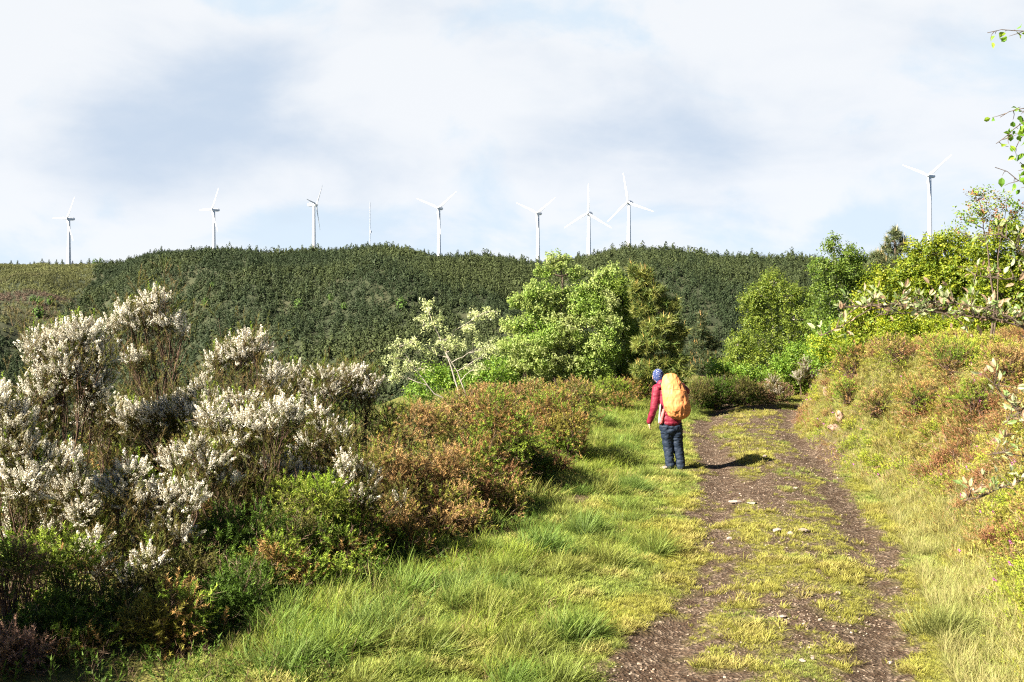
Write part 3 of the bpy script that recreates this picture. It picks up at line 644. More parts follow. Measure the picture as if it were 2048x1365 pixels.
PALS = {'brown': ([(0.13, 0.075, 0.032), (0.15, 0.095, 0.040), (0.08, 0.075, 0.018), (0.05, 0.065, 0.012), (0.10, 0.055, 0.028)], [(0.25, 0.155, 0.060), (0.29, 0.19, 0.08), (0.20, 0.19, 0.035), (0.13, 0.17, 0.022), (0.22, 0.12, 0.055)]),
        'mixed': ([(0.10, 0.09, 0.02), (0.15, 0.085, 0.03), (0.06, 0.09, 0.013), (0.08, 0.11, 0.015)], [(0.22, 0.20, 0.035), (0.28, 0.17, 0.06), (0.14, 0.21, 0.022), (0.20, 0.26, 0.03)]),
        'lime': ([(0.06, 0.12, 0.010), (0.08, 0.14, 0.012), (0.10, 0.15, 0.02)], [(0.11, 0.18, 0.014), (0.15, 0.21, 0.016), (0.18, 0.20, 0.03)]),
        'green': ([(0.035, 0.075, 0.010), (0.05, 0.085, 0.012), (0.07, 0.07, 0.02)], [(0.07, 0.125, 0.014), (0.09, 0.15, 0.016), (0.13, 0.12, 0.03)]),
        'dry': ([(0.15, 0.085, 0.06), (0.12, 0.07, 0.04), (0.06, 0.08, 0.015)], [(0.30, 0.18, 0.13), (0.26, 0.16, 0.09), (0.14, 0.18, 0.03)])}
def gorse(label, px, py, rx, ry, D, kind, dens=1500, group='gorse and heather bushes beside the track', scale=0.9, dry=0.25, name='gorse_bush', gnd=True):
    if not gnd:                      # a bush on the bank: find where it stands
        dd = np.linspace(9, 27, 400); tz = height((px - 1024) * dd / F, dd); los = CH - (py + ry * 0.75 - HZ) * dd / F; hit = np.nonzero(tz >= los)[0]
        if len(hit): D = float(dd[hit[0]])
    c = P(px, py, D); w, h = rx * D / F, ry * D / F
    root = np.array((c[0], D, gz_at(c[0], D))); o = thing(name, label, 'shrub', root, group); wood, fol = Buf(), Buf()
    bl = [(px, py, rx * 0.72, ry * 0.8, 0.0)]
    for i in range(9):
        a = rng.uniform(0, 6.283); q = rng.uniform(0.35, 0.75); s = rng.uniform(0.28, 0.5)
        bl.append((px + math.cos(a) * rx * q, py - math.sin(a) * ry * q * (1 if math.sin(a) > 0 else 0.8), rx * s, ry * s * 1.1, rng.uniform(-0.6, 0.5) * w))
    if gnd:
        gy_ = HZ + (CH - root[2]) * F / D
        for i in range(4):
            bl.append((px + rng.uniform(-0.6, 0.6) * rx, gy_ - rng.uniform(0.15, 0.5) * ry, rx * 0.42, ry * 0.45, rng.uniform(-0.5, 0.4) * w))
    C, Rd = blobs_w(bl, D)
    pos, dr = in_blobs(C, Rd, dens / 2.6, 0.5, 0.4); ok = above_ground(pos, 0.03); pos, dr = pos[ok], dr[ok]
    near = np.argmin(((pos[:, None] - C[None]) ** 2).sum(-1), 1)
    ns = min(len(pos), 34); k = rng.integers(0, len(pos), ns); sp = curve_paths(np.tile(root, (ns, 1)) + rng.normal(size=(ns, 3)) * (0.14 * w, 0.14 * w, 0), pos[k], 6, 0.13, 0.05)
    tubes(wood, sp, np.linspace(0.011, 0.002, 6)[None] * rng.uniform(0.6, 1.2, (ns, 1)), 5); wood.build('stem', M_HEATHSTEM, o, root, True)
    dirs = unit(dr) * 0.6 + rand_dirs(len(pos)) * 0.7 + np.array((0, 0, 0.35)); A, B = PALS[kind]
    nz = np.clip((fbm(pos[:, 0] * 2.6, pos[:, 1] * 2.6, pos[:, 2] * 2.6, seed=91) - 0.30) / 0.40 + rng.normal(size=len(pos)) * 0.09, 0, 0.999)
    k = np.clip((nz * len(A)).astype(int), 0, len(A) - 1); vv = rng.uniform(0.75, 1.25, (len(pos), 1)); cA, cB = np.array(A)[k] * vv * 0.52, np.array(B)[k] * vv * {'green': 1.3, 'brown': 1.95, 'mixed': 1.7}.get(kind, 1.65)  # bases darkened for brown inner twigs and painted shade, tips brightened as sunlit
    dm = rng.uniform(0, 1, len(pos)) < dry * 0.5
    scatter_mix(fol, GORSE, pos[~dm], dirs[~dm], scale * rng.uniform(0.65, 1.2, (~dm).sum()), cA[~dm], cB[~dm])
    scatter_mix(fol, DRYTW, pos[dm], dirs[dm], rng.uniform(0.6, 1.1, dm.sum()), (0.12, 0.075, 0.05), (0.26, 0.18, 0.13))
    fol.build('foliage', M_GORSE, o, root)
    return o

# --- the white tree heaths
heath('tall white heath bush at the left, dense blossom crown on a dark forked stem', 11.5, 178, [(72, 690, 22, 42), (120, 675, 38, 35), (168, 662, 42, 32), (203, 700, 22, 40), (135, 735, 60, 38), (88, 780, 40, 45), (62, 850, 45, 45), (190, 760, 30, 40), (120, 700, 40, 40)])
heath('leggy heath bush with long bare stems and a blossom tuft standing highest above the forest', 13, 325, [(312, 592, 26, 20), (258, 618, 30, 22), (228, 642, 18, 18), (345, 636, 26, 18), (368, 652, 14, 12), (288, 638, 25, 14), (268, 705, 22, 12), (305, 610, 22, 20)], plumes=240, fol=320, r0=0.020)
heath('heath bush with a green shoot on its round white head, amid the heaths', 13, 470, [(505, 668, 28, 20), (462, 690, 24, 18), (436, 712, 18, 24), (522, 690, 16, 20), (545, 742, 18, 26), (480, 700, 30, 22), (540, 770, 20, 20)], plumes=230, fol=300)
heath('greyish white heath bush with several small spires, right of the centre head', 14.2, 625, [(562, 755, 22, 26), (603, 768, 28, 28), (645, 742, 22, 22), (628, 785, 25, 25), (590, 735, 12, 18), (660, 770, 20, 25)], plumes=210, fol=260)
heath('white heath bush over brown bare stems, rightmost of the tall flowering heaths', 14.5, 712, [(715, 745, 30, 20), (692, 760, 24, 20), (745, 763, 20, 18), (672, 772, 14, 14), (725, 770, 26, 16), (700, 740, 20, 14)], plumes=230, fol=260)
heath('white heath bush cut by the left edge, below the tall one', 9.6, 10, [(-10, 800, 30, 45), (28, 850, 36, 40), (10, 920, 40, 55), (52, 960, 46, 40), (30, 890, 45, 40), (75, 910, 35, 35)])
heath('low white heath between the leggy bush and the centre head, blossom leaning right', 12.2, 375, [(382, 785, 28, 22), (348, 805, 30, 24), (305, 828, 34, 22), (398, 765, 14, 14), (262, 838, 34, 22), (345, 830, 40, 26)])
heath('broad white heath with domed blossom rows beneath the centre head', 11.6, 520, [(560, 812, 32, 22), (503, 848, 42, 26), (443, 858, 36, 26), (590, 838, 18, 28), (468, 890, 34, 24), (422, 835, 26, 20), (540, 860, 34, 24), (410, 905, 30, 24)])
heath('big white heath plume leaning to the right over dark gorse, low in front', 10.0, 250, [(282, 998, 48, 32), (328, 1035, 38, 36), (232, 985, 38, 28), (365, 1075, 20, 22), (300, 1075, 45, 28), (385, 1000, 22, 24), (260, 950, 32, 26), (345, 1000, 34, 28)], plumes=280)
heath('small hanging white heath sprays, lowest of all above dark shade', 9.5, 205, [(212, 1145, 22, 26), (268, 1165, 28, 28), (298, 1125, 18, 24), (190, 1095, 22, 28)], plumes=230)
heath('small white heath cluster at the right end of the heaths in front of brown gorse', 11.2, 705, [(705, 955, 28, 32), (740, 975, 18, 28), (722, 1000, 24, 20), (690, 925, 18, 18), (800, 1000, 10, 12)], plumes=230)
heath('white heath with reddish stems in the lower left between edge and front plume', 10.8, 130, [(60, 1000, 44, 44), (108, 930, 55, 36), (150, 985, 44, 40), (100, 1055, 44, 28), (165, 1030, 30, 30), (40, 1060, 36, 34)], plumes=220)
heath('white heath strip with short spikes just above the lime green gorse', 12.2, 570, [(560, 935, 42, 16), (610, 955, 28, 26), (522, 932, 22, 20), (645, 965, 18, 18), (480, 945, 24, 18)], plumes=220)
heath('half shaded heath with sparse flowers behind the forked stem', 12.8, 260, [(185, 850, 30, 30), (232, 880, 46, 30), (300, 895, 46, 28), (348, 880, 36, 28), (270, 850, 40, 30), (390, 930, 36, 30), (320, 940, 40, 30)], plumes=190, bloom=0.75, fol=260)
heath('sparse heath with creamy flowers between the dome rows and the right cluster', 12.8, 655, [(650, 870, 22, 40), (640, 830, 18, 22), (690, 880, 22, 30), (620, 890, 30, 24), (660, 910, 30, 20)], plumes=170, bloom=0.7, fol=260)
heath('greyish heath in flower on the far side of the bend before green bushes', 29.3, 1600, [(1615, 712, 14, 10), (1600, 738, 14, 10), (1626, 735, 10, 9), (1612, 725, 10, 8)], plumes=150, white=(0.42, 0.38, 0.34))
heath('low greyish heath at the bend left of the taller grey one', 28.4, 1548, [(1548, 748, 10, 9), (1541, 764, 12, 8), (1556, 770, 10, 8)], plumes=150, white=(0.40, 0.36, 0.30))
heath('faded cream heath on the dark bush just right of the hiker', 29, 1425, [(1405, 758, 9, 7), (1430, 755, 11, 8), (1451, 748, 8, 8), (1418, 768, 10, 6)], plumes=150, white=(0.40, 0.36, 0.28))

heath('white heath filling the space between the tall left one and the leggy stems', 12.4, 215, [(205, 800, 30, 24), (240, 815, 30, 22), (180, 815, 26, 22), (225, 845, 34, 22), (280, 860, 30, 20)])
heath('white heath in front of the centre head, with short thick blossom', 12.0, 430, [(430, 795, 28, 20), (465, 805, 30, 20), (400, 830, 28, 22), (440, 830, 32, 20), (495, 800, 24, 18)])
heath('creamy white heath low between the domed rows and the leaning plume', 10.9, 390, [(385, 905, 32, 24), (425, 930, 30, 24), (350, 925, 30, 24), (400, 960, 34, 24), (450, 965, 24, 20)])
# unseen heaths added left of the frame to cast shade on the lower left
for sx, sy, hh, lab in ((-5.3, 7.6, 2.5, 'unseen tall heath added for shade beyond the left edge, in front of the others'), (-6.2, 6.2, 2.6, 'unseen tall heath added for shade beyond the left edge, near the photographer'), (-4.9, 5.6, 2.1, 'unseen lower heath added for shade beyond the left edge, closest to the photographer')):
    pc = lambda dx, z: ((sx + dx) * F / sy + 1024, HZ + (CH - z) * F / sy)
    heath(lab, sy, 1024 + sx * F / sy, [(*pc(dx, z), r * F / sy, r * F / sy, dy) for dx, z, r, dy in ((0, hh, .4, 0), (-.4, hh - .5, .5, .3), (.35, hh - .5, .45, -.3), (0, hh - .9, .6, .3), (-.4, hh - 1.2, .55, -.3), (.4, hh - 1.2, .55, .2), (0, hh - 1.6, .6, 0))], plumes=140, fol=300)
# --- gorse and heather bushes along the left of the track
for a in [('rusty brown gorse bush at the right end of the heaths', 820, 880, 85, 85, 14.6, 'brown'), ('brown and green gorse bush below the thin pale sapling', 925, 865, 75, 72, 15.6, 'brown'),
          ('brown gorse bush with yellow green tips in the middle of the gorse row', 1010, 880, 78, 86, 15.2, 'mixed'), ('rounded mixed gorse bush near the right end of the gorse row', 1090, 850, 70, 66, 18, 'mixed'),
          ('green tipped gorse bush, last of the row next to the grass', 1135, 885, 50, 66, 17.6, 'mixed'), ('dark rusty gorse bush in front of the row, overhanging deep shade', 870, 955, 78, 62, 13.2, 'brown'),
          ('dark brown gorse bush low in the row with lime tips', 955, 955, 68, 66, 13.9, 'mixed'), ('low dark gorse bush at the tussock edge', 1045, 940, 58, 60, 15.6, 'green'),
          ('brown gorse bush beside the small right heath cluster', 775, 965, 68, 80, 12.6, 'brown'), ('far brown gorse mound at the back of the row near the hiker', 1150, 805, 60, 40, 22, 'brown'),
          ('orange brown gorse mound under the pale green tree', 1060, 805, 62, 36, 20, 'brown'), ('brown gorse mound around the sapling foot', 950, 808, 66, 36, 18.5, 'brown'),
          ('lime green gorse bush glowing in the middle of the shade', 600, 1010, 108, 58, 11.1, 'lime'), ('bright green gorse bush right of the lime one', 705, 1050, 68, 58, 11.2, 'lime'),
          ('dark green gorse under the lime bush', 560, 1095, 98, 76, 10.6, 'green'), ('green gorse with bare twigs beside the long grass', 690, 1140, 78, 68, 10.7, 'mixed'),
          ('dark gorse under the leaning white plume', 440, 1110, 90, 78, 10.2, 'green'), ('shaded green gorse below the hanging sprays', 330, 1190, 98, 76, 9.6, 'green'),
          ('green gorse in deep shade above the grass edge', 480, 1200, 88, 66, 9.7, 'green'), ('green gorse at the lower left under reddish heath stems', 130, 1140, 78, 66, 9.1, 'mixed'),
          ('dry pinkish brown gorse on the left edge', 25, 1160, 66, 66, 8.7, 'dry'), ('green leafy gorse in the lower left corner', 110, 1262, 96, 76, 8.5, 'green'),
          ('dry brown gorse touching the bottom left corner', 20, 1320, 66, 70, 8.0, 'dry'), ('low green heather at the bottom edge under the hanging sprays', 250, 1290, 92, 56, 8.7, 'mixed'),
          ('low bright green heather beside the bottom grass', 380, 1275, 74, 44, 9.2, 'lime'), ('small green gorse at the foot of the shade', 600, 1195, 66, 46, 10.2, 'green'),
          ('dark brown gorse between lime bush and brown row', 785, 1065, 58, 58, 12.0, 'brown'), ('dark rusty gorse bush reaching down to the tussocks', 905, 1035, 76, 56, 12.6, 'brown'), ('shaded brown green bush low behind the long grass', 820, 1100, 70, 56, 11.6, 'mixed'),
          ('dark gorse next to the tall tussock', 1000, 1000, 58, 50, 13.6, 'brown'), ('low dark bush in the shade behind the large round tussock', 715, 1185, 66, 48, 10.4, 'green'), ('low brown bush at the grass edge behind the tussocks', 1095, 945, 46, 48, 16.4, 'brown'),
          ('dark green gorse filling the bottom left under the others', 190, 1240, 104, 72, 8.9, 'green'), ('brown green gorse at the bottom, between corner bush and low heather', 170, 1330, 80, 56, 8.3, 'mixed'), ('shaded green gorse right of the hanging sprays', 400, 1180, 80, 66, 9.9, 'green'), ('green gorse above the dry bush on the left edge', 60, 1105, 66, 50, 9.6, 'lime'),
          ('dark green gorse at the bottom where the long grass begins', 467, 1225, 88, 86, 9.0, 'green'), ('mixed gorse at the bottom beside the pale grass, furthest right of the front bushes', 569, 1165, 80, 78, 10.0, 'mixed'), ('dark low gorse along the bottom edge', 355, 1265, 90, 90, 8.5, 'mixed'), ('dark gorse in the shade behind the wide straw tussock', 668, 1115, 74, 72, 11.0, 'green'),
          ('low dark gorse in front of the lime bush, at the edge of the verge', 760, 1120, 70, 64, 11.5, 'green'), ('low shaded gorse at the verge edge below the lime bush', 635, 1195, 74, 70, 10.2, 'mixed'), ('rusty gorse jutting out into the verge', 860, 1065, 62, 58, 12.3, 'brown'),
          ('inner brown gorse behind the forked heath stem', 150, 1060, 96, 76, 11.4, 'mixed'),
          ('inner green gorse behind the leaning plume', 350, 970, 110, 76, 12.9, 'mixed'), ('inner brown gorse behind the white strip', 490, 975, 96, 76, 12.8, 'brown'),
          ('inner dark gorse below the grey spired heath', 645, 905, 84, 84, 13.9, 'green'), ('inner olive gorse below the centre head', 540, 890, 96, 76, 14.0, 'mixed'),
          ('inner olive gorse at the foot of the leggy heath', 270, 905, 96, 76, 13.8, 'mixed'), ('inner brown gorse behind the left tall heath', 60, 1000, 96, 90, 12.4, 'mixed'),
          ('dark bush directly right of the hiker, deep in shade', 1420, 792, 58, 36, 27.6, 'green'), ('dark green bush at the end of the grass by the bend', 1490, 792, 48, 34, 27.8, 'green'),
          ('dark bush directly behind the backpack', 1385, 800, 42, 34, 27.2, 'green'), ('straw brown bush at the bend beneath grey heath', 1548, 792, 40, 24, 28.6, 'dry'),
          ('olive brown bush left behind the hiker', 1225, 788, 48, 34, 25.5, 'mixed'), ('olive bush close behind the bandana', 1275, 785, 40, 36, 27.2, 'mixed'), ('dark heather bush right of the bend', 1600, 770, 30, 24, 30, 'mixed')]:
    gorse(*a)
# heather and gorse standing on the right bank
for a in [('rusty heather bush on the crest of the bank at the right edge', 2010, 735, 60, 46, 16.5, 'brown'), ('brown and lime heather bush on the bank crest below the grey leaf branch', 1900, 715, 66, 40, 18, 'mixed'),
          ('orange brown heather bush on the crest left of the middle', 1810, 705, 60, 34, 19.5, 'brown'), ('green brown heather bush at the left end of the crest', 1710, 730, 56, 34, 21, 'mixed'),
          ('low heather cushion in the middle of the bank face', 1850, 800, 62, 34, 17.2, 'mixed'), ('low rusty heather cushion above the red brown patch', 1760, 815, 52, 30, 18.5, 'brown'),
          ('lime heather cushion on the upper right of the bank', 1960, 800, 56, 36, 15.8, 'lime'), ('heather cushion beside the upper pink rock', 1700, 790, 36, 26, 20.5, 'mixed')]:
    gorse(*a, group='heather bushes on the bank', dens=950, gnd=False)

# --- trees and tall bushes
tree('sapling', 'thin young tree with pale bare trunk and sparse drooping pale leaves', 24, 930, [[(925, 820), (905, 740), (885, 690), (868, 650), (852, 605)], [(938, 810), (918, 750), (893, 705), (905, 665), (945, 640)], [(905, 805), (868, 785), (832, 740), (800, 695)]],
     [(857, 612, 13, 14), (848, 648, 16, 16), (880, 640, 18, 13), (890, 678, 24, 16), (935, 652, 24, 13), (960, 628, 22, 13), (985, 622, 14, 10), (920, 690, 28, 14), (800, 690, 22, 11), (782, 714, 14, 13), (832, 682, 14, 11), (962, 698, 28, 18), (805, 732, 22, 13), (986, 690, 18, 18), (842, 735, 18, 11), (860, 700, 18, 14), (950, 735, 25, 12), (790, 752, 15, 8)],
     LEAF_P, 150, 0.95, [(0.16, 0.20, 0.07), (0.22, 0.25, 0.11)], [(0.44, 0.45, 0.24), (0.36, 0.40, 0.18)], M_PALEBARK, r0=0.026, up=0.4, down=True, shell=0.1)
tree('whitebeam_tree', 'leafy pale green tree with drooping leaves in the centre, before the pine', 27, 1108, [[(1105, 800), (1112, 700), (1124, 610), (1128, 560), (1116, 525)], [(1125, 800), (1138, 720), (1150, 640), (1190, 570)], [(1095, 800), (1085, 740), (1080, 680), (1060, 610)]],
     [(1116, 522, 24, 15), (1084, 540, 15, 9), (1150, 545, 18, 11), (1080, 580, 32, 16), (1050, 595, 22, 13), (1030, 601, 11, 8), (1130, 592, 32, 17), (1180, 580, 28, 14), (1202, 555, 22, 13), (1226, 540, 18, 10), (1100, 640, 56, 22), (1040, 652, 36, 16), (1180, 630, 46, 20), (1060, 690, 54, 22), (1150, 690, 54, 26), (1220, 650, 28, 20), (1030, 722, 34, 22), (1100, 748, 54, 28), (1180, 740, 46, 24), (1050, 772, 36, 22), (1228, 700, 20, 20), (1212, 600, 22, 16), (1010, 690, 18, 10), (1140, 780, 40, 20), (1090, 610, 40, 22), (1165, 605, 40, 22), (1120, 665, 50, 24), (1200, 690, 40, 26), (1080, 720, 44, 24), (1150, 725, 44, 24), (1020, 745, 26, 18)],
     LEAF_P, 520, 1.1, [(0.12, 0.19, 0.04), (0.16, 0.22, 0.06), (0.20, 0.24, 0.09)], [(0.22, 0.31, 0.05), (0.30, 0.35, 0.10), (0.34, 0.37, 0.14)], M_BARK, r0=0.06, up=0.3, down=True, shell=0.25, noise_cols=True, gain=1.2)
tree('alder_bush', 'bright green bushy tree squeezed between the pale tree and the pine', 28.0, 1240, [[(1240, 790), (1245, 700), (1250, 610)]], [(1236, 585, 28, 26), (1262, 608, 24, 28), (1250, 658, 34, 36), (1280, 690, 24, 38), (1242, 730, 38, 36), (1214, 620, 22, 22), (1270, 742, 30, 28), (1205, 760, 36, 24), (1300, 740, 22, 22), (1210, 575, 18, 14)],
     LEAF_S, 480, 1.25, [(0.060, 0.095, 0.014), (0.085, 0.12, 0.018)], [(0.15, 0.21, 0.028), (0.20, 0.25, 0.038)], M_BARK, r0=0.06)
tree('pine_tree', 'young pine with orange candles beside the bright green tree, behind the hiker', 25.7, 1310, [[(1312, 790), (1305, 700), (1296, 620), (1290, 530)]],
     [(1358, 665, 20, 14), (1350, 610, 12, 12), (1268, 545, 10, 16), (1290, 552, 18, 20), (1304, 585, 24, 18), (1288, 618, 28, 18), (1330, 608, 20, 14), (1318, 650, 34, 20), (1344, 640, 15, 14), (1300, 688, 38, 20), (1345, 690, 24, 16), (1330, 725, 38, 16), (1290, 740, 28, 18), (1364, 745, 24, 11), (1276, 580, 16, 20), (1345, 720, 30, 12), (1340, 765, 34, 14)],
     (PINE_N, PINE_C), 330, 1.2, [(0.040, 0.075, 0.014), (0.075, 0.105, 0.018), (0.115, 0.13, 0.028)], [(0.34, 0.23, 0.07)], M_BARK, mat=M_NEEDLE, r0=0.07, gain=1.5, group='young pines with candles')
tree('pine_tree', 'small dark pine with orange candles right of the backpack, under the far slope', 36, 1408, [[(1408, 780), (1406, 700), (1404, 635)]], [(1404, 638, 9, 14), (1399, 662, 16, 13), (1415, 673, 15, 13), (1405, 694, 26, 14), (1420, 714, 24, 11), (1388, 718, 20, 11), (1432, 690, 12, 10), (1405, 735, 34, 14)],
     (PINE_N, PINE_C), 280, 1.1, [(0.02, 0.045, 0.02), (0.03, 0.055, 0.02)], [(0.34, 0.19, 0.06)], M_BARK, mat=M_NEEDLE, r0=0.05, group='young pines with candles')
tree('pine_tree', 'spiky pine top with pale candles rising over the right hand bushes', 27, 1790, [[(1790, 640), (1790, 560), (1790, 465)]], [(1790, 468, 11, 13), (1774, 482, 10, 11), (1806, 486, 10, 11), (1790, 500, 26, 14), (1758, 512, 22, 11), (1828, 516, 18, 11), (1790, 530, 38, 15), (1745, 532, 18, 10), (1790, 555, 44, 16)],
     (PINE_N, PINE_C), 190, 1.1, [(0.03, 0.055, 0.02), (0.045, 0.065, 0.022)], [(0.42, 0.30, 0.14)], M_BARK, mat=M_NEEDLE, r0=0.07, gain=1.5, group='young pines with candles')
G_YG = ([(0.07, 0.125, 0.010), (0.10, 0.155, 0.012), (0.14, 0.18, 0.015)], [(0.16, 0.20, 0.015), (0.23, 0.26, 0.018), (0.31, 0.31, 0.02)])
tree('birch_tree', 'airy light green birch with a rounded top at the bend, against the dark hill', 31, 1545, [[(1540, 800), (1545, 700), (1548, 580)], [(1560, 800), (1590, 700), (1580, 600)], [(1520, 800), (1490, 760), (1475, 715)]],
     [(1545, 565, 28, 22), (1520, 590, 24, 20), (1570, 590, 28, 22), (1540, 630, 42, 28), (1500, 645, 16, 14), (1592, 640, 28, 28), (1520, 680, 38, 28), (1580, 690, 38, 32), (1480, 712, 28, 28), (1530, 730, 42, 28), (1460, 742, 28, 24), (1475, 690, 22, 20), (1610, 600, 22, 22), (1620, 660, 26, 28), (1495, 610, 18, 16), (1445, 765, 28, 16), (1590, 742, 38, 24), (1500, 770, 40, 18), (1510, 610, 16, 14)],
     LEAF_S, 430, 1.1, [(0.075, 0.125, 0.014), (0.10, 0.15, 0.018)], [(0.16, 0.20, 0.028), (0.20, 0.235, 0.032)], M_PALEBARK, r0=0.05, shell=0.3, gain=1.2)
tree('birch_tree', 'taller mid green birch with thin twigs on the skyline, left of the spiky pine', 28, 1680, [[(1680, 760), (1680, 640), (1668, 500)], [(1695, 760), (1705, 650), (1695, 530)]],
     [(1664, 492, 15, 16), (1690, 510, 22, 16), (1650, 540, 28, 24), (1702, 545, 28, 24), (1660, 590, 38, 28), (1720, 580, 34, 28), (1640, 640, 28, 30), (1690, 640, 38, 30), (1650, 685, 28, 26), (1740, 620, 30, 26), (1715, 525, 22, 16), (1745, 560, 26, 22), (1645, 720, 26, 22), (1690, 700, 34, 26)],
     LEAF_S, 420, 1.2, [(0.055, 0.105, 0.014), (0.075, 0.125, 0.016)], [(0.115, 0.17, 0.024), (0.15, 0.20, 0.028)], M_PALEBARK, r0=0.05, shell=0.3, gain=1.2)
tree('oak_tree', 'glossy yellow green oak rising to the largest turbine', 22, 1880, [[(1880, 700), (1870, 600), (1860, 510)]], [(1850, 498, 38, 18), (1900, 490, 38, 18), (1832, 540, 38, 24), (1890, 548, 42, 28), (1840, 590, 38, 28), (1900, 610, 42, 28), (1935, 520, 34, 22), (1800, 570, 26, 22), (1870, 570, 50, 34), (1920, 560, 40, 30), (1790, 610, 34, 26), (1945, 585, 36, 28)],
     LEAF_M, 640, 0.78, *G_YG, M_BARK, r0=0.06, shell=0.35, gain=1.2, group='oaks on the bank')
tree('oak_tree', 'tall yellow green oak cut by the right edge', 20, 2010, [[(2010, 720), (2005, 600), (1995, 480)]], [(2020, 470, 38, 24), (1970, 500, 32, 24), (2030, 530, 38, 34), (1980, 560, 38, 28), (2032, 600, 38, 38), (1960, 620, 34, 28), (2022, 660, 38, 28), (1975, 660, 30, 22), (2060, 560, 40, 40), (2065, 640, 36, 36)],
     LEAF_M, 660, 0.76, *G_YG, M_BARK, r0=0.06, shell=0.35, gain=1.2, group='oaks on the bank')
tree('oak_bush', 'low yellow green oak scrub along the bank crest below the spiky pine', 20.5, 1765, [[(1765, 740), (1765, 650), (1760, 570)], [(1800, 740), (1810, 680)], [(1720, 740), (1705, 700)]], [(1760, 560, 30, 18), (1742, 600, 34, 24), (1790, 600, 34, 24), (1740, 645, 38, 26), (1792, 642, 38, 26), (1752, 690, 32, 18), (1822, 662, 38, 22), (1702, 692, 24, 18), (1700, 650, 24, 18), (1860, 655, 34, 20)],
     LEAF_S, 560, 1.05, *G_YG, M_BARK, r0=0.05, shell=0.35, gain=1.2, group='oaks on the bank')
tree('thin_tree', 'sparse tree with small green and reddish leaves sticking up at the right edge', 18, 1975, [[(1990, 620), (1975, 500), (1958, 400)], [(1995, 600), (2000, 480), (2015, 400)]], [(1950, 400, 24, 14), (1980, 420, 28, 18), (1930, 440, 18, 11), (2010, 402, 20, 14), (1990, 450, 26, 14), (2042, 430, 20, 18), (1960, 430, 24, 16), (1965, 395, 10, 12), (1915, 462, 14, 8)],
     LEAF_S, 230, 0.95, [(0.07, 0.13, 0.015), (0.09, 0.15, 0.02), (0.15, 0.06, 0.03)], [(0.15, 0.24, 0.03), (0.20, 0.28, 0.04), (0.26, 0.12, 0.05)], M_BARK, r0=0.022, shell=0.15)
for a in [('green leafy bush low behind the pale sapling', 25.5, 900, [(870, 755, 32, 18), (910, 770, 36, 20), (960, 770, 36, 24), (990, 745, 26, 24), (840, 790, 26, 16)]), ('bright green bush at the foot of the pale tree', 26, 1010, [(1005, 770, 26, 24), (1035, 788, 28, 18), (975, 790, 26, 16)]),
          ('dense mid green bush at the left of the bend', 29.5, 1460, [(1440, 745, 26, 22), (1475, 755, 30, 24), (1510, 760, 28, 20), (1425, 770, 20, 14)]), ('dense mid green bush filling the bend before the birch', 30, 1580, [(1560, 740, 28, 24), (1595, 715, 30, 28), (1630, 720, 26, 26), (1610, 750, 28, 20), (1640, 690, 24, 24)]),
          ('leafy green bush over the left end of the bank', 23.5, 1665, [(1650, 690, 26, 22), (1680, 700, 28, 20), (1640, 720, 20, 18), (1710, 690, 26, 16), (1665, 665, 24, 20)])]:
    tree('leafy_bush', a[0], a[1], a[2], [[(a[2], a[3][0][1] + 20), (a[2] + 4, a[3][0][1])]], a[3], LEAF_S, 460, 1.15, [(0.055, 0.12, 0.012), (0.075, 0.14, 0.014)], [(0.12, 0.19, 0.022), (0.16, 0.22, 0.026)], M_BARK, r0=0.03, shell=0.35, cat='shrub', group='leafy green bushes', twigs=4)

for lab, px, py, bl in (('leafy green scrub spilling over the left end of the bank crest', 1705, 700, [(1690, 668, 30, 20), (1720, 690, 34, 18), (1680, 700, 24, 16), (1745, 705, 26, 14), (1730, 725, 30, 14), (1775, 715, 30, 14), (1665, 715, 24, 16), (1700, 740, 26, 12), (1640, 690, 22, 18)]),
                        ('leafy yellow green scrub on the crest in the middle of the bank', 1815, 690, [(1790, 665, 34, 18), (1830, 672, 36, 18), (1800, 695, 30, 14), (1765, 680, 26, 16), (1860, 660, 34, 22), (1830, 705, 32, 14), (1880, 690, 30, 14), (1790, 640, 30, 18)]),
                        ('leafy yellow green scrub on the crest toward the right edge', 1960, 670, [(1925, 650, 34, 20), (1965, 655, 36, 20), (2005, 650, 34, 22), (2040, 660, 34, 28), (1890, 660, 28, 16), (1935, 685, 30, 14), (1990, 690, 34, 16), (2035, 700, 28, 18), (1960, 625, 36, 22)])):
    dd = np.linspace(9, 27, 400); tz = height((px - 1024) * dd / F, dd); hit = np.nonzero(tz >= CH - (py + 6 - HZ) * dd / F)[0]; D_ = float(dd[hit[0]]) if len(hit) else 19.0
    tree('leafy_bush', lab, D_, px, [[(px, py - 8), (px + 3, py - 25)]], bl, LEAF_S, 520, 0.85, *G_YG, M_BARK, r0=0.02, shell=0.3, cat='shrub', group='leafy green bushes', twigs=4)
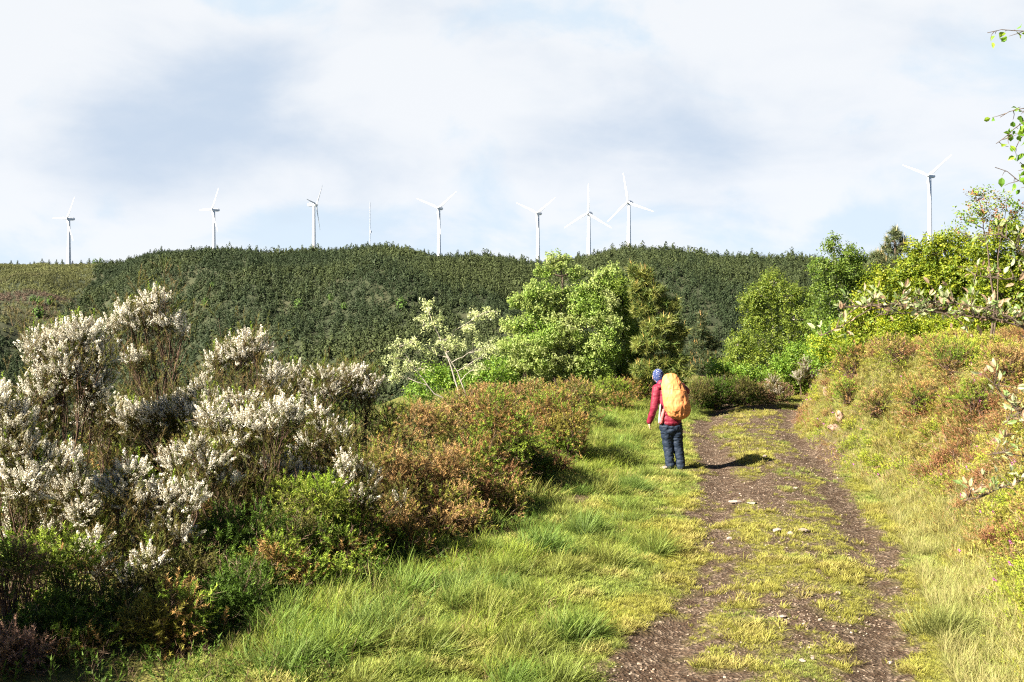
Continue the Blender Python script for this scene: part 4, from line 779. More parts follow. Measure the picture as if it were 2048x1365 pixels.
# --- birch and sallow standing just right of the frame, their branches reaching in
def reaching(name, label, D, root, lines, leafL, leafW, per, colA, colB, bark, r0, upright, gap):
    g = np.array((root[0], root[1], gz_at(*root))); o = thing(name, label, 'tree', g); wood, lv = Buf(), Buf()
    stem = resample(np.array([g, g + (0.1, 0.1, 1.2), g + (0.0, 0.2, 2.6), g + (0.15, 0.1, 4.2)]), 10); tubes(wood, stem[None], np.linspace(r0 * 3, r0 * 1.2, 10)[None], 8)
    for ln in lines:
        p = wpx(ln, D); k = np.argmin(np.abs(stem[:, 2] - (p[0][2] - 0.3))); p = resample(np.concatenate([stem[k][None], p]), 16); p[1:-1] += rng.normal(size=(14, 3)) * 0.004
        tubes(wood, p[None], np.linspace(r0, r0 * 0.3, 16)[None], 6)
        L_ = np.sum(np.linalg.norm(np.diff(p, axis=0), axis=1)); n = int(L_ / gap); t = rng.uniform(0.25, 1.0, n) * 15; i0 = np.clip(t.astype(int), 0, 14); q = p[i0] + (p[i0 + 1] - p[i0]) * (t - i0)[:, None]
        for c in q:
            dd = unit(rand_dirs(1)[0] * 0.8 + np.array((0, 0, upright))); e = c + dd * rng.uniform(0.02, 0.09); tubes(wood, curve_paths(c[None], e[None], 4, 0.1), np.linspace(0.0028, 0.0012, 4)[None], 4)
            for j in range(rng.integers(1, per + 1)):
                d = unit(rand_dirs(1)[0] * 0.75 + dd * 0.4 + np.array((0, 0, upright * 0.9))); s = rng.uniform(0.6, 1.1); lf = leafL * s; w = leafW * s
                sd = unit(np.cross(d, rand_dirs(1)[0])); nn = np.cross(sd, d); b0 = e + d * 0.012
                pts = [b0, b0 + d * lf * 0.25 + sd * w * 0.42 + nn * w * .12, b0 + d * lf * 0.6 + sd * w * 0.45 + nn * w * .16, b0 + d * lf - nn * w * 0.25, b0 + d * lf * 0.6 - sd * w * 0.45 + nn * w * .16, b0 + d * lf * 0.25 - sd * w * 0.42 + nn * w * .12, b0 + d * lf * 0.3, b0 + d * lf * 0.62]
                cA = np.array(colA[rng.integers(0, len(colA))]) * rng.uniform(0.8, 1.2)
                lv.add(pts, [(0, 6, 1), (0, 5, 6), (2, 7, 3), (7, 4, 3)], [(1, 6, 7, 2), (6, 5, 4, 7)], cA)
    wood.build('branch', bark, o, g, True); lv.build('foliage', M_LEAF, o, g)
    return o
reaching('birch_branch', 'birch twigs with small pointed leaves hanging in from the top right edge', 7.0, (3.75, 7.1), [[(2180, 75), (2048, 62), (2000, 60), (1975, 66)], [(2180, 200), (2048, 218), (2020, 222), (2000, 235)], [(2180, 200), (2055, 235), (2025, 262), (1992, 288)], [(2190, 290), (2060, 250), (2042, 275), (2030, 300)], [(2180, 380), (2048, 372), (2020, 345), (1990, 335)], [(2180, 360), (2060, 340), (2040, 325)], [(2200, 300), (2075, 290), (2052, 330), (2046, 350)]],
         0.062, 0.042, 2, [(0.11, 0.23, 0.02), (0.15, 0.28, 0.025), (0.24, 0.36, 0.03)], None, M_BARK, 0.007, -0.5, 0.045)
reaching('sallow_branch', 'nearest sallow branches with pale woolly leaves reaching in from the right edge', 4.8, (2.9, 4.9), [[(2180, 720), (2048, 655), (1960, 612), (1880, 606), (1780, 608), (1692, 613)], [(2048, 655), (1990, 640), (1900, 628), (1820, 622), (1760, 630)], [(1830, 610), (1760, 612), (1700, 645), (1642, 672)], [(2180, 560), (2060, 520), (2020, 480), (1990, 465)], [(2180, 860), (2060, 850), (2010, 800), (1985, 765)], [(2180, 940), (2070, 920), (2010, 905), (1975, 910)], [(2180, 960), (2070, 950), (2000, 975), (1925, 1003)], [(2150, 620), (2060, 560), (1990, 560), (1945, 550)], [(2180, 830), (2070, 790), (2040, 830), (2005, 850)]],
         0.039, 0.0165, 4, [(0.36, 0.42, 0.20), (0.45, 0.48, 0.28), (0.22, 0.32, 0.10), (0.40, 0.27, 0.18)], None, M_BARK, 0.0065, 0.45, 0.020)

# ------------------------------------------------------------------ turf, long grass, bank cover, gravel
def field(n, x0, x1, y0, y1):
    """points with density falling with distance"""
    y = y0 * (y1 / y0) ** rng.uniform(0, 1, n); x = rng.uniform(x0, x1, n); return x, y
def land(x, y, s): return np.stack([x, y, height(x, y, s)], -1)
gb = Buf()
_d = F * CH / (938 - HZ)
for _ in range(8): _d = F * (CH - gz_at((1350 - 1024) * _d / F, _d)) / (938 - HZ)
HXY = ((1350 - 1024) * _d / F, _d)          # where the hiker stands
# short turf on and beside the track
n = 150000
y = 7.6 * (33 / 7.6) ** rng.uniform(0, 1, n); cxl = np.interp(y, LINE[:, 1], LINE[:, 0]); x = cxl + rng.uniform(-4.2, 4.0, n)
y2 = rng.uniform(26, 33.5, 12000); x2 = rng.uniform(4, 14, 12000); x, y = np.concatenate([x, x2]), np.concatenate([y, y2])
s = path_s(x, y); mk = moss_mask(x, y, s)
ok = (rng.uniform(0, 1, len(x)) < mk * 0.85) & (s > -4.2) & (s < 2.6) & (np.hypot(x - HXY[0], y - HXY[1]) > 0.42); x, y, s = x[ok], y[ok], s[ok]
pos = land(x, y, s); nz = fbm(x * 0.9, y * 0.9, seed=101); nz2 = fbm(x * 3, y * 3, seed=102)
cool = sstep(0.42, 0.60, nz + 0.35 * sstep(-0.9, -2.2, s) - 0.05)[:, None]; dryc = (0.6 * sstep(0.50, 0.80, nz2 + 0.12 * sstep(1.0, 1.8, s)) + 0.25 * rng.uniform(0, 1, len(x)))[:, None]
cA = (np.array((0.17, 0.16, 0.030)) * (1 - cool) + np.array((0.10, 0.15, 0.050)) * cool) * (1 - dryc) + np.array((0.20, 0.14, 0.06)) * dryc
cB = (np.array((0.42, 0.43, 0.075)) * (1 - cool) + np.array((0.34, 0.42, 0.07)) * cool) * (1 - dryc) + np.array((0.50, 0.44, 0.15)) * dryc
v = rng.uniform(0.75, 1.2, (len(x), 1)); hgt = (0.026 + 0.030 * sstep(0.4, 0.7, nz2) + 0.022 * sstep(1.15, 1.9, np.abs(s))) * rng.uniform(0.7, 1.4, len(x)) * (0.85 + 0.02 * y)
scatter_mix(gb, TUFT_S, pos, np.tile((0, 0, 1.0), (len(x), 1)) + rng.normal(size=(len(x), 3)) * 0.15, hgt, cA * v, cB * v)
# long grass of the left verge
n = 16000
y = 7.6 * (34 / 7.6) ** rng.uniform(0, 1, n); cxl = np.interp(y, LINE[:, 1], LINE[:, 0]); x = cxl - rng.uniform(1.2, 6.0, n)
s = path_s(x, y); cl = fbm(x * 1.3, y * 1.3, seed=111); ok = (s < -1.25) & (s > -4.0 + 0.8 * (vnoise(x * 1.7, y * 1.7, seed=19) - 0.5)) & (np.hypot(x - HXY[0], y - HXY[1] + 0.2) > 0.6) & (rng.uniform(0, 1, n) < sstep(0.49, 0.62, cl + 0.07 * sstep(-1.3, -2.8, s))); x, y, s, cl = x[ok], y[ok], s[ok], cl[ok]
hgt = (0.06 + 0.17 * sstep(0.50, 0.70, cl) * sstep(-1.25, -2.6, s)) * rng.uniform(0.6, 1.25, len(x)); cool = rng.uniform(0, 1, (len(x), 1)) * 0.55
cA = np.array((0.10, 0.13, 0.03)) * (1 - cool) + np.array((0.055, 0.11, 0.035)) * cool; cB = np.array((0.38, 0.44, 0.05)) * (1 - cool) + np.array((0.21, 0.34, 0.055)) * cool; v = rng.uniform(0.7, 1.2, (len(x), 1)); sw = rng.uniform(0, 1, len(x)) < 0.09; cA[sw] = (0.22, 0.15, 0.07); cB[sw] = (0.46, 0.36, 0.16)
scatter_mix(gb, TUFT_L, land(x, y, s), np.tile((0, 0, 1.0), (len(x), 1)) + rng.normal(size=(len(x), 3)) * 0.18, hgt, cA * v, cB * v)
# coarse clumps
nc = 260; yc = 7.8 * (30 / 7.8) ** rng.uniform(0, 1, nc); xc = np.interp(yc, LINE[:, 1], LINE[:, 0]) - 1.3 - 3.2 * rng.uniform(0, 1, nc) ** 0.8; sc_ = path_s(xc, yc); okc = (sc_ < -1.3) & (sc_ > -4.2) & (np.hypot(xc - HXY[0], yc - HXY[1]) > 0.7); xc, yc = xc[okc], yc[okc]; nc = len(xc); m_ = 20
rc = rng.uniform(0.06, 0.17, nc); off = rng.normal(size=(nc, m_, 2)) * rc[:, None, None] * 0.7; xx, yy = (xc[:, None] + off[..., 0]).ravel(), (yc[:, None] + off[..., 1]).ravel()
dd_ = np.concatenate([off / rc[:, None, None] * 0.42, np.ones((nc, m_, 1))], -1).reshape(-1, 3) + np.array((0.12, 0, 0)); hh_ = np.repeat(rng.uniform(0.12, 0.30, nc) * (0.7 + rc * 3), m_) * rng.uniform(0.7, 1.15, nc * m_); wm = np.repeat(rng.uniform(0, 1, nc), m_)[:, None]; v = rng.uniform(0.75, 1.2, (nc * m_, 1))
scatter_mix(gb, TUFT_L, np.stack([xx, yy, height(xx, yy)], -1), dd_, hh_, (np.array((0.035, 0.06, 0.015)) * (1 - wm) + np.array((0.10, 0.09, 0.03)) * wm) * v, (np.array((0.22, 0.35, 0.06)) * (1 - wm) + np.array((0.38, 0.40, 0.09)) * wm) * v)
# grass at the far end by the bend
n = 5000; x = rng.uniform(2, 12, n); y = rng.uniform(24, 33, n); s = path_s(x, y); ok = (s < -1.2) & (s > -4.5); x, y, s = x[ok], y[ok], s[ok]
scatter_mix(gb, TUFT_L, land(x, y, s), np.tile((0, 0, 1.0), (len(x), 1)) + rng.normal(size=(len(x), 3)) * 0.2, rng.uniform(0.08, 0.26, len(x)), (0.10, 0.13, 0.03), (0.25, 0.32, 0.07))
# pale grass at the foot of the bank
n = 16000; y = 7.6 * (26 / 7.6) ** rng.uniform(0, 1, n); cxl = np.interp(y, LINE[:, 1], LINE[:, 0]); x = cxl + rng.uniform(1.2, 4.4, n); s = path_s(x, y); cl = fbm(x * 1.1, y * 1.1, seed=121)
ok = (s > 1.25) & (rng.uniform(0, 1, n) < sstep(0.40, 0.62, cl + 0.16 * sstep(2.4, 1.5, s) + 0.12 * sstep(11, 8.5, y))); x, y, s = x[ok], y[ok], s[ok]
v = rng.uniform(0.75, 1.2, (len(x), 1)); mixd = rng.uniform(0, 1, (len(x), 1))
scatter_mix(gb, TUFT_L, land(x, y, s), np.tile((-0.15, -0.1, 1.0), (len(x), 1)) + rng.normal(size=(len(x), 3)) * 0.22, rng.uniform(0.06, 0.20, len(x)), (np.array((0.17, 0.18, 0.05)) * (1 - mixd) + np.array((0.24, 0.19, 0.08)) * mixd) * v, (np.array((0.33, 0.38, 0.10)) * (1 - mixd) + np.array((0.42, 0.37, 0.17)) * mixd) * v)
tag(gb.build('grass', M_GRASS), 'short yellow green turf and longer grass along the track', 'grass', kind='stuff')

# heather carpet on the bank face
n = 90000; y = 7.4 * (34 / 7.4) ** (rng.uniform(0, 1, n) ** 0.85); cxl = np.interp(np.minimum(y, 27), LINE[:, 1], LINE[:, 0]); x = cxl + rng.uniform(0.8, 9.0, n); s = path_s(x, y)
n1_ = fbm(x * 0.7, y * 0.7, seed=131); n2_ = fbm(x * 1.9, y * 1.9, seed=132)
st_ = 1.5 - 0.55 * sstep(14, 19, y); ok = (s > st_) & (rng.uniform(0, 1, n) < sstep(st_ - 0.05, st_ + 0.8 - 0.6 * sstep(14, 19, y), s) * (0.35 + 0.65 * sstep(0.30, 0.5, n2_))); x, y, s, n1_, n2_ = x[ok], y[ok], s[ok], n1_[ok], n2_[ok]
pos = land(x, y, s); eps = 0.1; gxn = (height(x + eps, y) - height(x - eps, y)) / (2 * eps); gyn = (height(x, y + eps) - height(x, y - eps)) / (2 * eps)
nrm = unit(np.stack([-gxn, -gyn, np.ones_like(gxn)], -1))
red = (np.exp(-((y - 15.5) / 2.6) ** 2) * np.exp(-((s - 2.3) / 0.75) ** 2))
q = np.clip((n1_ - 0.28) / 0.42 + rng.normal(size=len(x)) * 0.16 - 0.15 + 0.6 * red + 0.05 * sstep(12, 18, y) - 0.28 * sstep(13, 9, y), 0, 0.999)
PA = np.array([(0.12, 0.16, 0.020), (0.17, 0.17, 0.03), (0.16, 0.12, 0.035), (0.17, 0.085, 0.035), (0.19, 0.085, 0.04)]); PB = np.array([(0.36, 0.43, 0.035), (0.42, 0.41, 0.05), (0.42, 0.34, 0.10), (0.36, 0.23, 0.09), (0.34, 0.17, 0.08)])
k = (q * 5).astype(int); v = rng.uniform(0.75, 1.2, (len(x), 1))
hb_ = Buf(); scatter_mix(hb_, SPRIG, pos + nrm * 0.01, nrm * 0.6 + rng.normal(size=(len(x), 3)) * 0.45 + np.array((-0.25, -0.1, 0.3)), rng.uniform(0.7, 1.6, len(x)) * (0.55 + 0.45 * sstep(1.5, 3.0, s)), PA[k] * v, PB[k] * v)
nc = 2400; yc = 7.6 * (32 / 7.6) ** (rng.uniform(0, 1, nc) ** 0.9); xc = np.interp(np.minimum(yc, 27), LINE[:, 1], LINE[:, 0]) + rng.uniform(1.0, 8.5, nc); sc_ = path_s(xc, yc); stc = 2.0 - 0.75 * sstep(13, 19, yc); okc = sc_ > stc; xc, yc, sc_ = xc[okc], yc[okc], sc_[okc]
nc = len(xc); zc = height(xc, yc, sc_); redc = (np.exp(-((yc - 15.5) / 2.8) ** 2) * np.exp(-((sc_ - 2.4) / 0.9) ** 2)); qc = np.clip((fbm(xc * 0.9, yc * 0.9, seed=137) - 0.30) / 0.40 + rng.normal(size=nc) * 0.22 - 0.17 + 0.6 * redc - 0.16 * sstep(13, 9, yc), 0, 0.999); kc = (qc * 5).astype(int)
rc = rng.uniform(0.08, 0.24, nc) * (0.6 + 0.5 * sstep(2.0, 3.2, sc_)); m_ = 52; u_ = rand_dirs(nc * m_).reshape(nc, m_, 3); u_[..., 2] = np.abs(u_[..., 2])
pc_ = np.stack([xc, yc, zc], -1)[:, None] + u_ * rc[:, None, None] * np.array((1.25, 1.25, 0.8)) * rng.uniform(0.5, 1.0, (nc, m_, 1)); dc_ = u_ + rng.normal(size=(nc, m_, 3)) * 0.4 + np.array((-0.1, -0.05, 0.35))
vc_ = np.repeat(rng.uniform(0.75, 1.2, nc), m_)[:, None] * rng.uniform(0.85, 1.15, (nc * m_, 1)); kk_ = np.repeat(kc, m_)
scatter_mix(hb_, CLUMP, pc_.reshape(-1, 3), dc_.reshape(-1, 3), rng.uniform(0.45, 0.9, nc * m_), PA[kk_] * 0.40 * vc_, PB[kk_] * 1.1 * vc_)  # clump sprigs coloured darker at the base, painted shade for depth
dk = rng.uniform(0, 1, len(x)) < 0.10 + 0.22 * red
scatter_mix(hb_, DRYTW, pos[dk], nrm[dk] * 0.4 + rng.normal(size=(dk.sum(), 3)) * 0.5, rng.uniform(0.6, 1.3, dk.sum()), (0.20, 0.13, 0.10), (0.40, 0.29, 0.22))
pk = rng.uniform(0, 1, len(x)) < 0.004
scatter_mix(hb_, [T_plume(12, 0.018, 0.05, 0.02, 300)], pos[pk] + nrm[pk] * 0.10, nrm[pk], 1.0, (0.42, 0.12, 0.34), (0.36, 0.10, 0.30))
tag(hb_.build('heather_carpet', M_GORSE), 'low lime green and rusty heather carpeting the bank on the right', 'heather', kind='stuff')

# under the bushes: dead stalks and dark leaf litter
n = 14000; y = 7.6 * (30 / 7.6) ** rng.uniform(0, 1, n); cxl = np.interp(y, LINE[:, 1], LINE[:, 0]); x = cxl - rng.uniform(3.0, 8.5, n); s = path_s(x, y); ok = (s < -2.9) & (s > -8.5); x, y, s = x[ok], y[ok], s[ok]
ub = Buf(); k = rng.uniform(0, 1, len(x)) < 0.6; ps = land(x, y, s)
scatter_mix(ub, DRYTW, ps[k], rng.normal(size=(k.sum(), 3)) * 0.6 + (0, 0, 0.6), rng.uniform(0.5, 1.1, k.sum()), (0.07, 0.045, 0.03), (0.16, 0.10, 0.06))
scatter_mix(ub, SPRIG, ps[~k], rng.normal(size=((~k).sum(), 3)) * 0.4 + (0, 0, 0.7), rng.uniform(0.9, 1.8, (~k).sum()), (0.04, 0.07, 0.012), (0.10, 0.17, 0.02))
tag(ub.build('undergrowth', M_GORSE), 'dead twigs and small green shoots on the dark ground below the bushes', 'undergrowth', kind='stuff')

# big grass tussocks of the verge: things of their own
for px, py, hgt, wid, warm, lab in ((745, 1275, 0.34, 0.42, 0.3, 'large round grass tussock at the bottom, leaning right'), (905, 1190, 0.26, 0.40, 0.3, 'wide grass tussock with straw blades in the middle of the verge'), (1085, 1110, 0.36, 0.42, 0.1, 'tall dark green grass tussock in front of the gorse shade'),
                                    (1180, 1070, 0.32, 0.40, 0.2, 'dense grass tussock casting shade to its right'), (1265, 985, 0.30, 0.36, 0.2, 'upright grass tussock next to the bare soil left of the hiker'), (1230, 920, 0.26, 0.40, 0.5, 'bright grass tussock below the last gorse bush'),
                                    (1360, 958, 0.17, 0.20, 0.4, 'small green tuft of grass right before the boots of the hiker'), (600, 1335, 0.30, 0.36, 0.2, 'grass tussock at the lower edge beside the gorse'), (1010, 1185, 0.22, 0.30, 0.2, 'small bluish grass tussock among turf'), (1890, 1270, 0.30, 0.34, 0.9, 'pale fine grass tussock at the foot of the bank, lower right')):
    d = F * CH / (py - HZ)
    for _ in range(6):
        x = (px - 1024) * d / F; d = F * (CH - gz_at(x, d)) / (py - HZ)
    x = (px - 1024) * d / F; root = np.array((x, d, gz_at(x, d))); tb = Buf(); n = 46
    off = rng.normal(size=(n, 2)) * wid * 0.24; ps = np.stack([x + off[:, 0], d + off[:, 1], height(x + off[:, 0], d + off[:, 1])], -1)
    dr = np.concatenate([off / wid * 1.1, np.ones((n, 1))], 1) + np.array((0.18, 0, 0)); v = rng.uniform(0.75, 1.2, (n, 1))
    cA = (np.array((0.055, 0.10, 0.03)) * (1 - warm) + np.array((0.16, 0.16, 0.05)) * warm) * v; cB = (np.array((0.17, 0.28, 0.045)) * (1 - warm) + np.array((0.33, 0.36, 0.11)) * warm) * v
    scatter_mix(tb, TUFT_L, ps, dr, hgt * rng.uniform(0.75, 1.15, n), cA, cB)
    tag(tb.build('grass_tussock', M_GRASS, None, root), lab, 'grass tussock', 'grass tussocks of the verge')

# gravel and stones
def T_stone(seed, sub=1):
    bmx = bmesh.new(); bmesh.ops.create_icosphere(bmx, subdivisions=sub, radius=1.0); r = np.random.default_rng(seed)
    v = np.array([w.co[:] for w in bmx.verts]); f = [[q.index for q in p.verts] for p in bmx.faces]; bmx.free()
    for _ in range(18):
        n_ = unit(r.normal(size=3)); h = r.uniform(0.5, 0.8); dd = v @ n_; v = v - np.clip(dd - h, 0, None)[:, None] * n_
    v = v * (1, r.uniform(0.6, 0.95), r.uniform(0.4, 0.7)); return tmpl(v, f, [], r.uniform(0, 1, len(v)))
STN = [T_stone(400 + i) for i in range(6)]
n = 16000; y = 7.8 * (30 / 7.8) ** rng.uniform(0, 1, n); cxl = np.interp(y, LINE[:, 1], LINE[:, 0]); x = cxl + rng.normal(size=n) * 0.95; s = path_s(x, y); mk = moss_mask(x, y, s); cl = fbm(x * 1.4, y * 1.1, seed=141)
ok = (np.abs(s) < 2.0) & (rng.uniform(0, 1, n) < (1 - 0.8 * mk) * (0.25 + 0.75 * sstep(0.45, 0.62, cl))); x, y, s = x[ok], y[ok], s[ok]
sz = 0.006 + 0.016 * rng.uniform(0, 1, len(x)) ** 4 + 0.012 * (rng.uniform(0, 1, len(x)) < 0.03); gcol = pal([(0.17, 0.12, 0.085), (0.22, 0.17, 0.13), (0.29, 0.235, 0.185), (0.12, 0.085, 0.06)], len(x), 0.2)
gv = Buf(); scatter_mix(gv, STN, land(x, y, s) + (0, 0, 0.002), np.tile((0, 0, 1.0), (len(x), 1)) + rng.normal(size=(len(x), 3)) * 0.25, sz, gcol * 0.85, gcol * 1.1)
# broken bits of dead heather lying on the soil
k = rng.uniform(0, 1, len(x)) < 0.05
tag(gv.build('gravel', leaf_mat('gravel', 0.0, 0.9, 0.2)), 'small loose stones scattered over the soil of the track', 'gravel', kind='stuff')
BIG = T_stone(431, 3)
def stone(name, label, px, py, w, h, group, mat, seed, D=None):
    T = T_stone(seed, 3); dd = np.linspace(8, 30, 900); tz = height((px - 1024) * dd / F, dd); hit = np.nonzero(tz >= CH - (py + h * 0.3 - HZ) * dd / F)[0]; d = float(dd[hit[0]]) if len(hit) else F * CH / (py - HZ)
    x = (px - 1024) * d / F; root = np.array((x, d, gz_at(x, d))); v = T['v'] * np.array((w, w * 0.8, h)) * d / F / 2 / np.array((1, 0.8, 0.55))
    v = v * (1 + 0.25 * (fbm(T['v'][:, 0] * 2.5, T['v'][:, 1] * 2.5, T['v'][:, 2] * 2.5, seed=seed) - 0.5)[:, None]) + (0, 0, h * d / F * 0.30)
    b_ = Buf(); b_.add(v, T['t']); o = b_.build(name, mat, None, (0, 0, 0)); o.location = root; tag(o, label, 'rock', group)
for i, (px, py, w, h, lab) in enumerate(((1552, 1062, 24, 15, 'pale pinkish stone in the middle of the track, largest loose one'), (1580, 1068, 20, 12, 'dark grey stone between two pale ones in the middle of the track'), (1607, 1062, 30, 12, 'flat pale stone right of the dark grey one'),
                                       (1472, 1004, 34, 10, 'flat pinkish rock slab set in the track ahead of the hiker'), (1505, 1007, 26, 9, 'flat rock slab right beside the pinkish one in the track'), (1590, 978, 16, 9, 'grey stone on the track before the right rut'), (1676, 1186, 14, 9, 'small orange brown stone on the turf of the track'),
                                       (1606, 1322, 18, 8, 'pale flat stone near the bottom of the track, left of a pair'), (1626, 1318, 12, 9, 'small whitish stone near the bottom of the track, right of a pair'), (1297, 957, 30, 8, 'brown flat stone in the grass left of the hiker'), (1780, 1326, 20, 9, 'yellowish stone at the right rim of the track near the bottom'),
                                       (1328, 936, 22, 6, 'whitish flat stone by the left boot of the hiker'), (1460, 1078, 14, 9, 'small pale stone at the left rut'), (1565, 1234, 20, 8, 'greyish flat stone in the turf low in the track'), (1640, 1240, 12, 8, 'little pale stone on dark soil low in the track'), (1530, 912, 13, 7, 'small stone beyond the shadow of the hiker'))):
    stone('stone', lab, px, py, w, h, 'stones on the track', M_STONE, 450 + i)
stone('bank_rock', 'largest pink rock sticking out of the bank beyond the bend', 1682, 836, 30, 40, 'pink rocks in the bank', M_ROCK, 501)
stone('bank_rock', 'pink rock lying just under the largest one at the bank foot', 1668, 856, 28, 22, 'pink rocks in the bank', M_ROCK, 502)
stone('bank_rock', 'pink rock highest on the left end of the bank', 1657, 782, 26, 22, 'pink rocks in the bank', M_ROCK, 503)
# ------------------------------------------------------------------ the hiker
HD = F * CH / (938 - HZ)
for _ in range(8): HD = F * (CH - gz_at((1350 - 1024) * HD / F, HD)) / (938 - HZ)
HX = (1350 - 1024) * HD / F; HG = gz_at(HX, HD); KS = HD / F            # metres per photo pixel at the hiker
def hp(px, py, dep): return np.array(((px - 1350) * KS, dep, (938 - py) * KS))
def soft(chains, voxel, smooth, name, mat, parent, wrinkle=0.0, wscale=(9, 9, 26), iters=4, seed=0, sub=2):
    """one continuous surface grown round chains of (point, radius, squash) by voxel union and smoothing"""
    bmx = bmesh.new()
    for ch in chains:
        for (p0, r0, s0), (p1, r1, s1) in zip(ch[:-1], ch[1:]):
            p0, p1 = np.array(p0, float), np.array(p1, float); n = max(2, int(np.linalg.norm(p1 - p0) / (min(r0, r1) * 0.30)) + 1)
            for t in np.linspace(0, 1, n):
                r = r0 + (r1 - r0) * t; sq = np.array(s0) * (1 - t) + np.array(s1) * t; c = p0 * (1 - t) + p1 * t
                g = bmesh.ops.create_icosphere(bmx, subdivisions=sub, radius=1.0)
                for v in g['verts']: v.co = Vector((v.co.x * r * sq[0] + c[0], v.co.y * r * sq[1] + c[1], v.co.z * r * sq[2] + c[2]))
    me = bpy.data.meshes.new(name); bmx.to_mesh(me); bmx.free(); ob = bpy.data.objects.new(name, me); COL.objects.link(ob)
    m = ob.modifiers.new('remesh', 'REMESH'); m.mode = 'VOXEL'; m.voxel_size = voxel; m.use_smooth_shade = True
    m = ob.modifiers.new('smooth', 'SMOOTH'); m.iterations = smooth; m.factor = 0.5
    dg = bpy.context.evaluated_depsgraph_get(); dg.update(); me2 = bpy.data.meshes.new_from_object(ob.evaluated_get(dg)); me2.name = name
    ob.modifiers.clear(); ob.data = me2; bpy.data.meshes.remove(me)
    if wrinkle:
        nv = len(me2.vertices); co = np.empty(nv * 3, np.float32); no = np.empty(nv * 3, np.float32); me2.vertices.foreach_get('co', co); me2.vertices.foreach_get('normal', no)
        co, no = co.reshape(-1, 3), no.reshape(-1, 3); w = fbm(co[:, 0] * wscale[0], co[:, 1] * wscale[1], co[:, 2] * wscale[2], seed=600 + seed, oct=3); w = 1 - np.abs(w - 0.5) * 4
        co = co + no * (w * wrinkle)[:, None]; me2.vertices.foreach_set('co', co.ravel()); me2.update()
    me2.materials.clear(); me2.materials.append(mat); me2.polygons.foreach_set('use_smooth', np.ones(len(me2.polygons), bool)); ob.parent = parent; return ob
def cloth(name, c1, c2, rough=0.75, spec=0.3): return noise_mat(name, [c1, c2], 14, rough, 0.25, spec, dist=0.004)
M_SKIN = noise_mat('skin', [(0.42, 0.24, 0.17), (0.50, 0.30, 0.22)], 20, 0.55, 0.1)
M_JACKET = cloth('burgundy_shell', (0.135, 0.007, 0.022), (0.175, 0.010, 0.030), 0.6)
M_PANEL = cloth('salmon_panel', (0.42, 0.10, 0.10), (0.50, 0.15, 0.14)); M_GREY = cloth('grey_panel', (0.20, 0.19, 0.20), (0.28, 0.27, 0.28))
M_TROUSER = cloth('navy_cloth', (0.006, 0.012, 0.026), (0.011, 0.021, 0.042), 0.7); M_BOOT = cloth('dark_boot', (0.02, 0.02, 0.024), (0.05, 0.048, 0.05)); M_STRAP = cloth('dark_strap', (0.02, 0.02, 0.022), (0.04, 0.04, 0.045))
M_COVER = cloth('orange_rain_cover', (0.50, 0.185, 0.060), (0.57, 0.235, 0.088), 0.6, 0.3)
def scarf_mat():
    m, t = new_mat('patterned_scarf'); k = t.links.new; c = t.nodes.new('ShaderNodeTexCoord'); vo = t.nodes.new('ShaderNodeTexVoronoi'); vo.inputs['Scale'].default_value = 46; k(c.outputs['Object'], vo.inputs['Vector'])
    r = t.nodes.new('ShaderNodeValToRGB'); r.color_ramp.interpolation = 'CONSTANT'; e = r.color_ramp.elements; e[0].position = 0; e[0].color = (0.75, 0.75, 0.78, 1); e[1].position = 0.19; e[1].color = (0.016, 0.032, 0.12, 1)
    k(vo.outputs['Distance'], r.inputs[0]); p = t.nodes.new('ShaderNodeBsdfPrincipled'); p.inputs['Roughness'].default_value = 0.85; o = t.nodes.new('ShaderNodeOutputMaterial'); k(r.outputs[0], p.inputs['Base Color']); k(p.outputs[0], o.inputs['Surface']); return m
I3 = (1, 1, 1)
hk = thing('person', 'hiker seen from behind in burgundy jacket, navy trousers and blue patterned headscarf', 'person', (HX, HD, HG))
# joints, photo pixels + depth (negative = towards the camera)
LS, LE, LW = hp(1315, 779, 0.05), hp(1308, 816, 0.00), hp(1300, 845, 0.08)
RS, RE, RW = hp(1362, 776, 0.05), hp(1374, 784, 0.10), hp(1356, 793, 0.27)
HEAD = hp(1319, 755, 0.17)
body = [[(hp(1342, 846, 0), .11, (1.2, .85, 1)), (hp(1341, 815, .01), .11, (1.15, .8, 1)), (hp(1338, 783, .04), .12, (1.3, .8, 1))], [(hp(1333, 775, .07), .055, I3), (hp(1324, 764, .13), .05, I3), (HEAD - (0, 0, .06), .05, I3)],
        [(HEAD - (0, 0, .03), .078, (.92, 1.1, 1)), (HEAD + (0, 0, .02), .085, (.92, 1.12, 1.05))], [(HEAD + (-.01, .07, -.06), .045, I3), (HEAD + (-.01, .085, -.03), .045, I3)],
        [(HEAD + (-.012, .105, -.005), .010, I3), (HEAD + (-.012, .118, -.028), .014, I3)], [(HEAD + (-.032, .10, -.068), .008, (1, 1, .7)), (HEAD + (.008, .10, -.068), .008, (1, 1, .7))],
        [(HEAD + (-.082, .005, -.03), .016, (.5, 1, 1.4)), (HEAD + (-.082, .0, 0), .018, (.5, 1, 1.4))], [(HEAD + (.082, .005, -.03), .016, (.5, 1, 1.4)), (HEAD + (.082, .0, 0), .018, (.5, 1, 1.4))],
        [(LS, .045, I3), (LE, .036, I3), (LW, .024, I3)], [(RS, .045, I3), (RE, .036, I3), (RW, .024, I3)],
        [(hp(1333, 850, 0), .075, I3), (hp(1336, 892, .03), .05, I3), (hp(1340, 928, 0), .04, I3)], [(hp(1353, 850, 0), .075, I3), (hp(1357, 892, .03), .05, I3), (hp(1361, 930, 0), .04, I3)]]
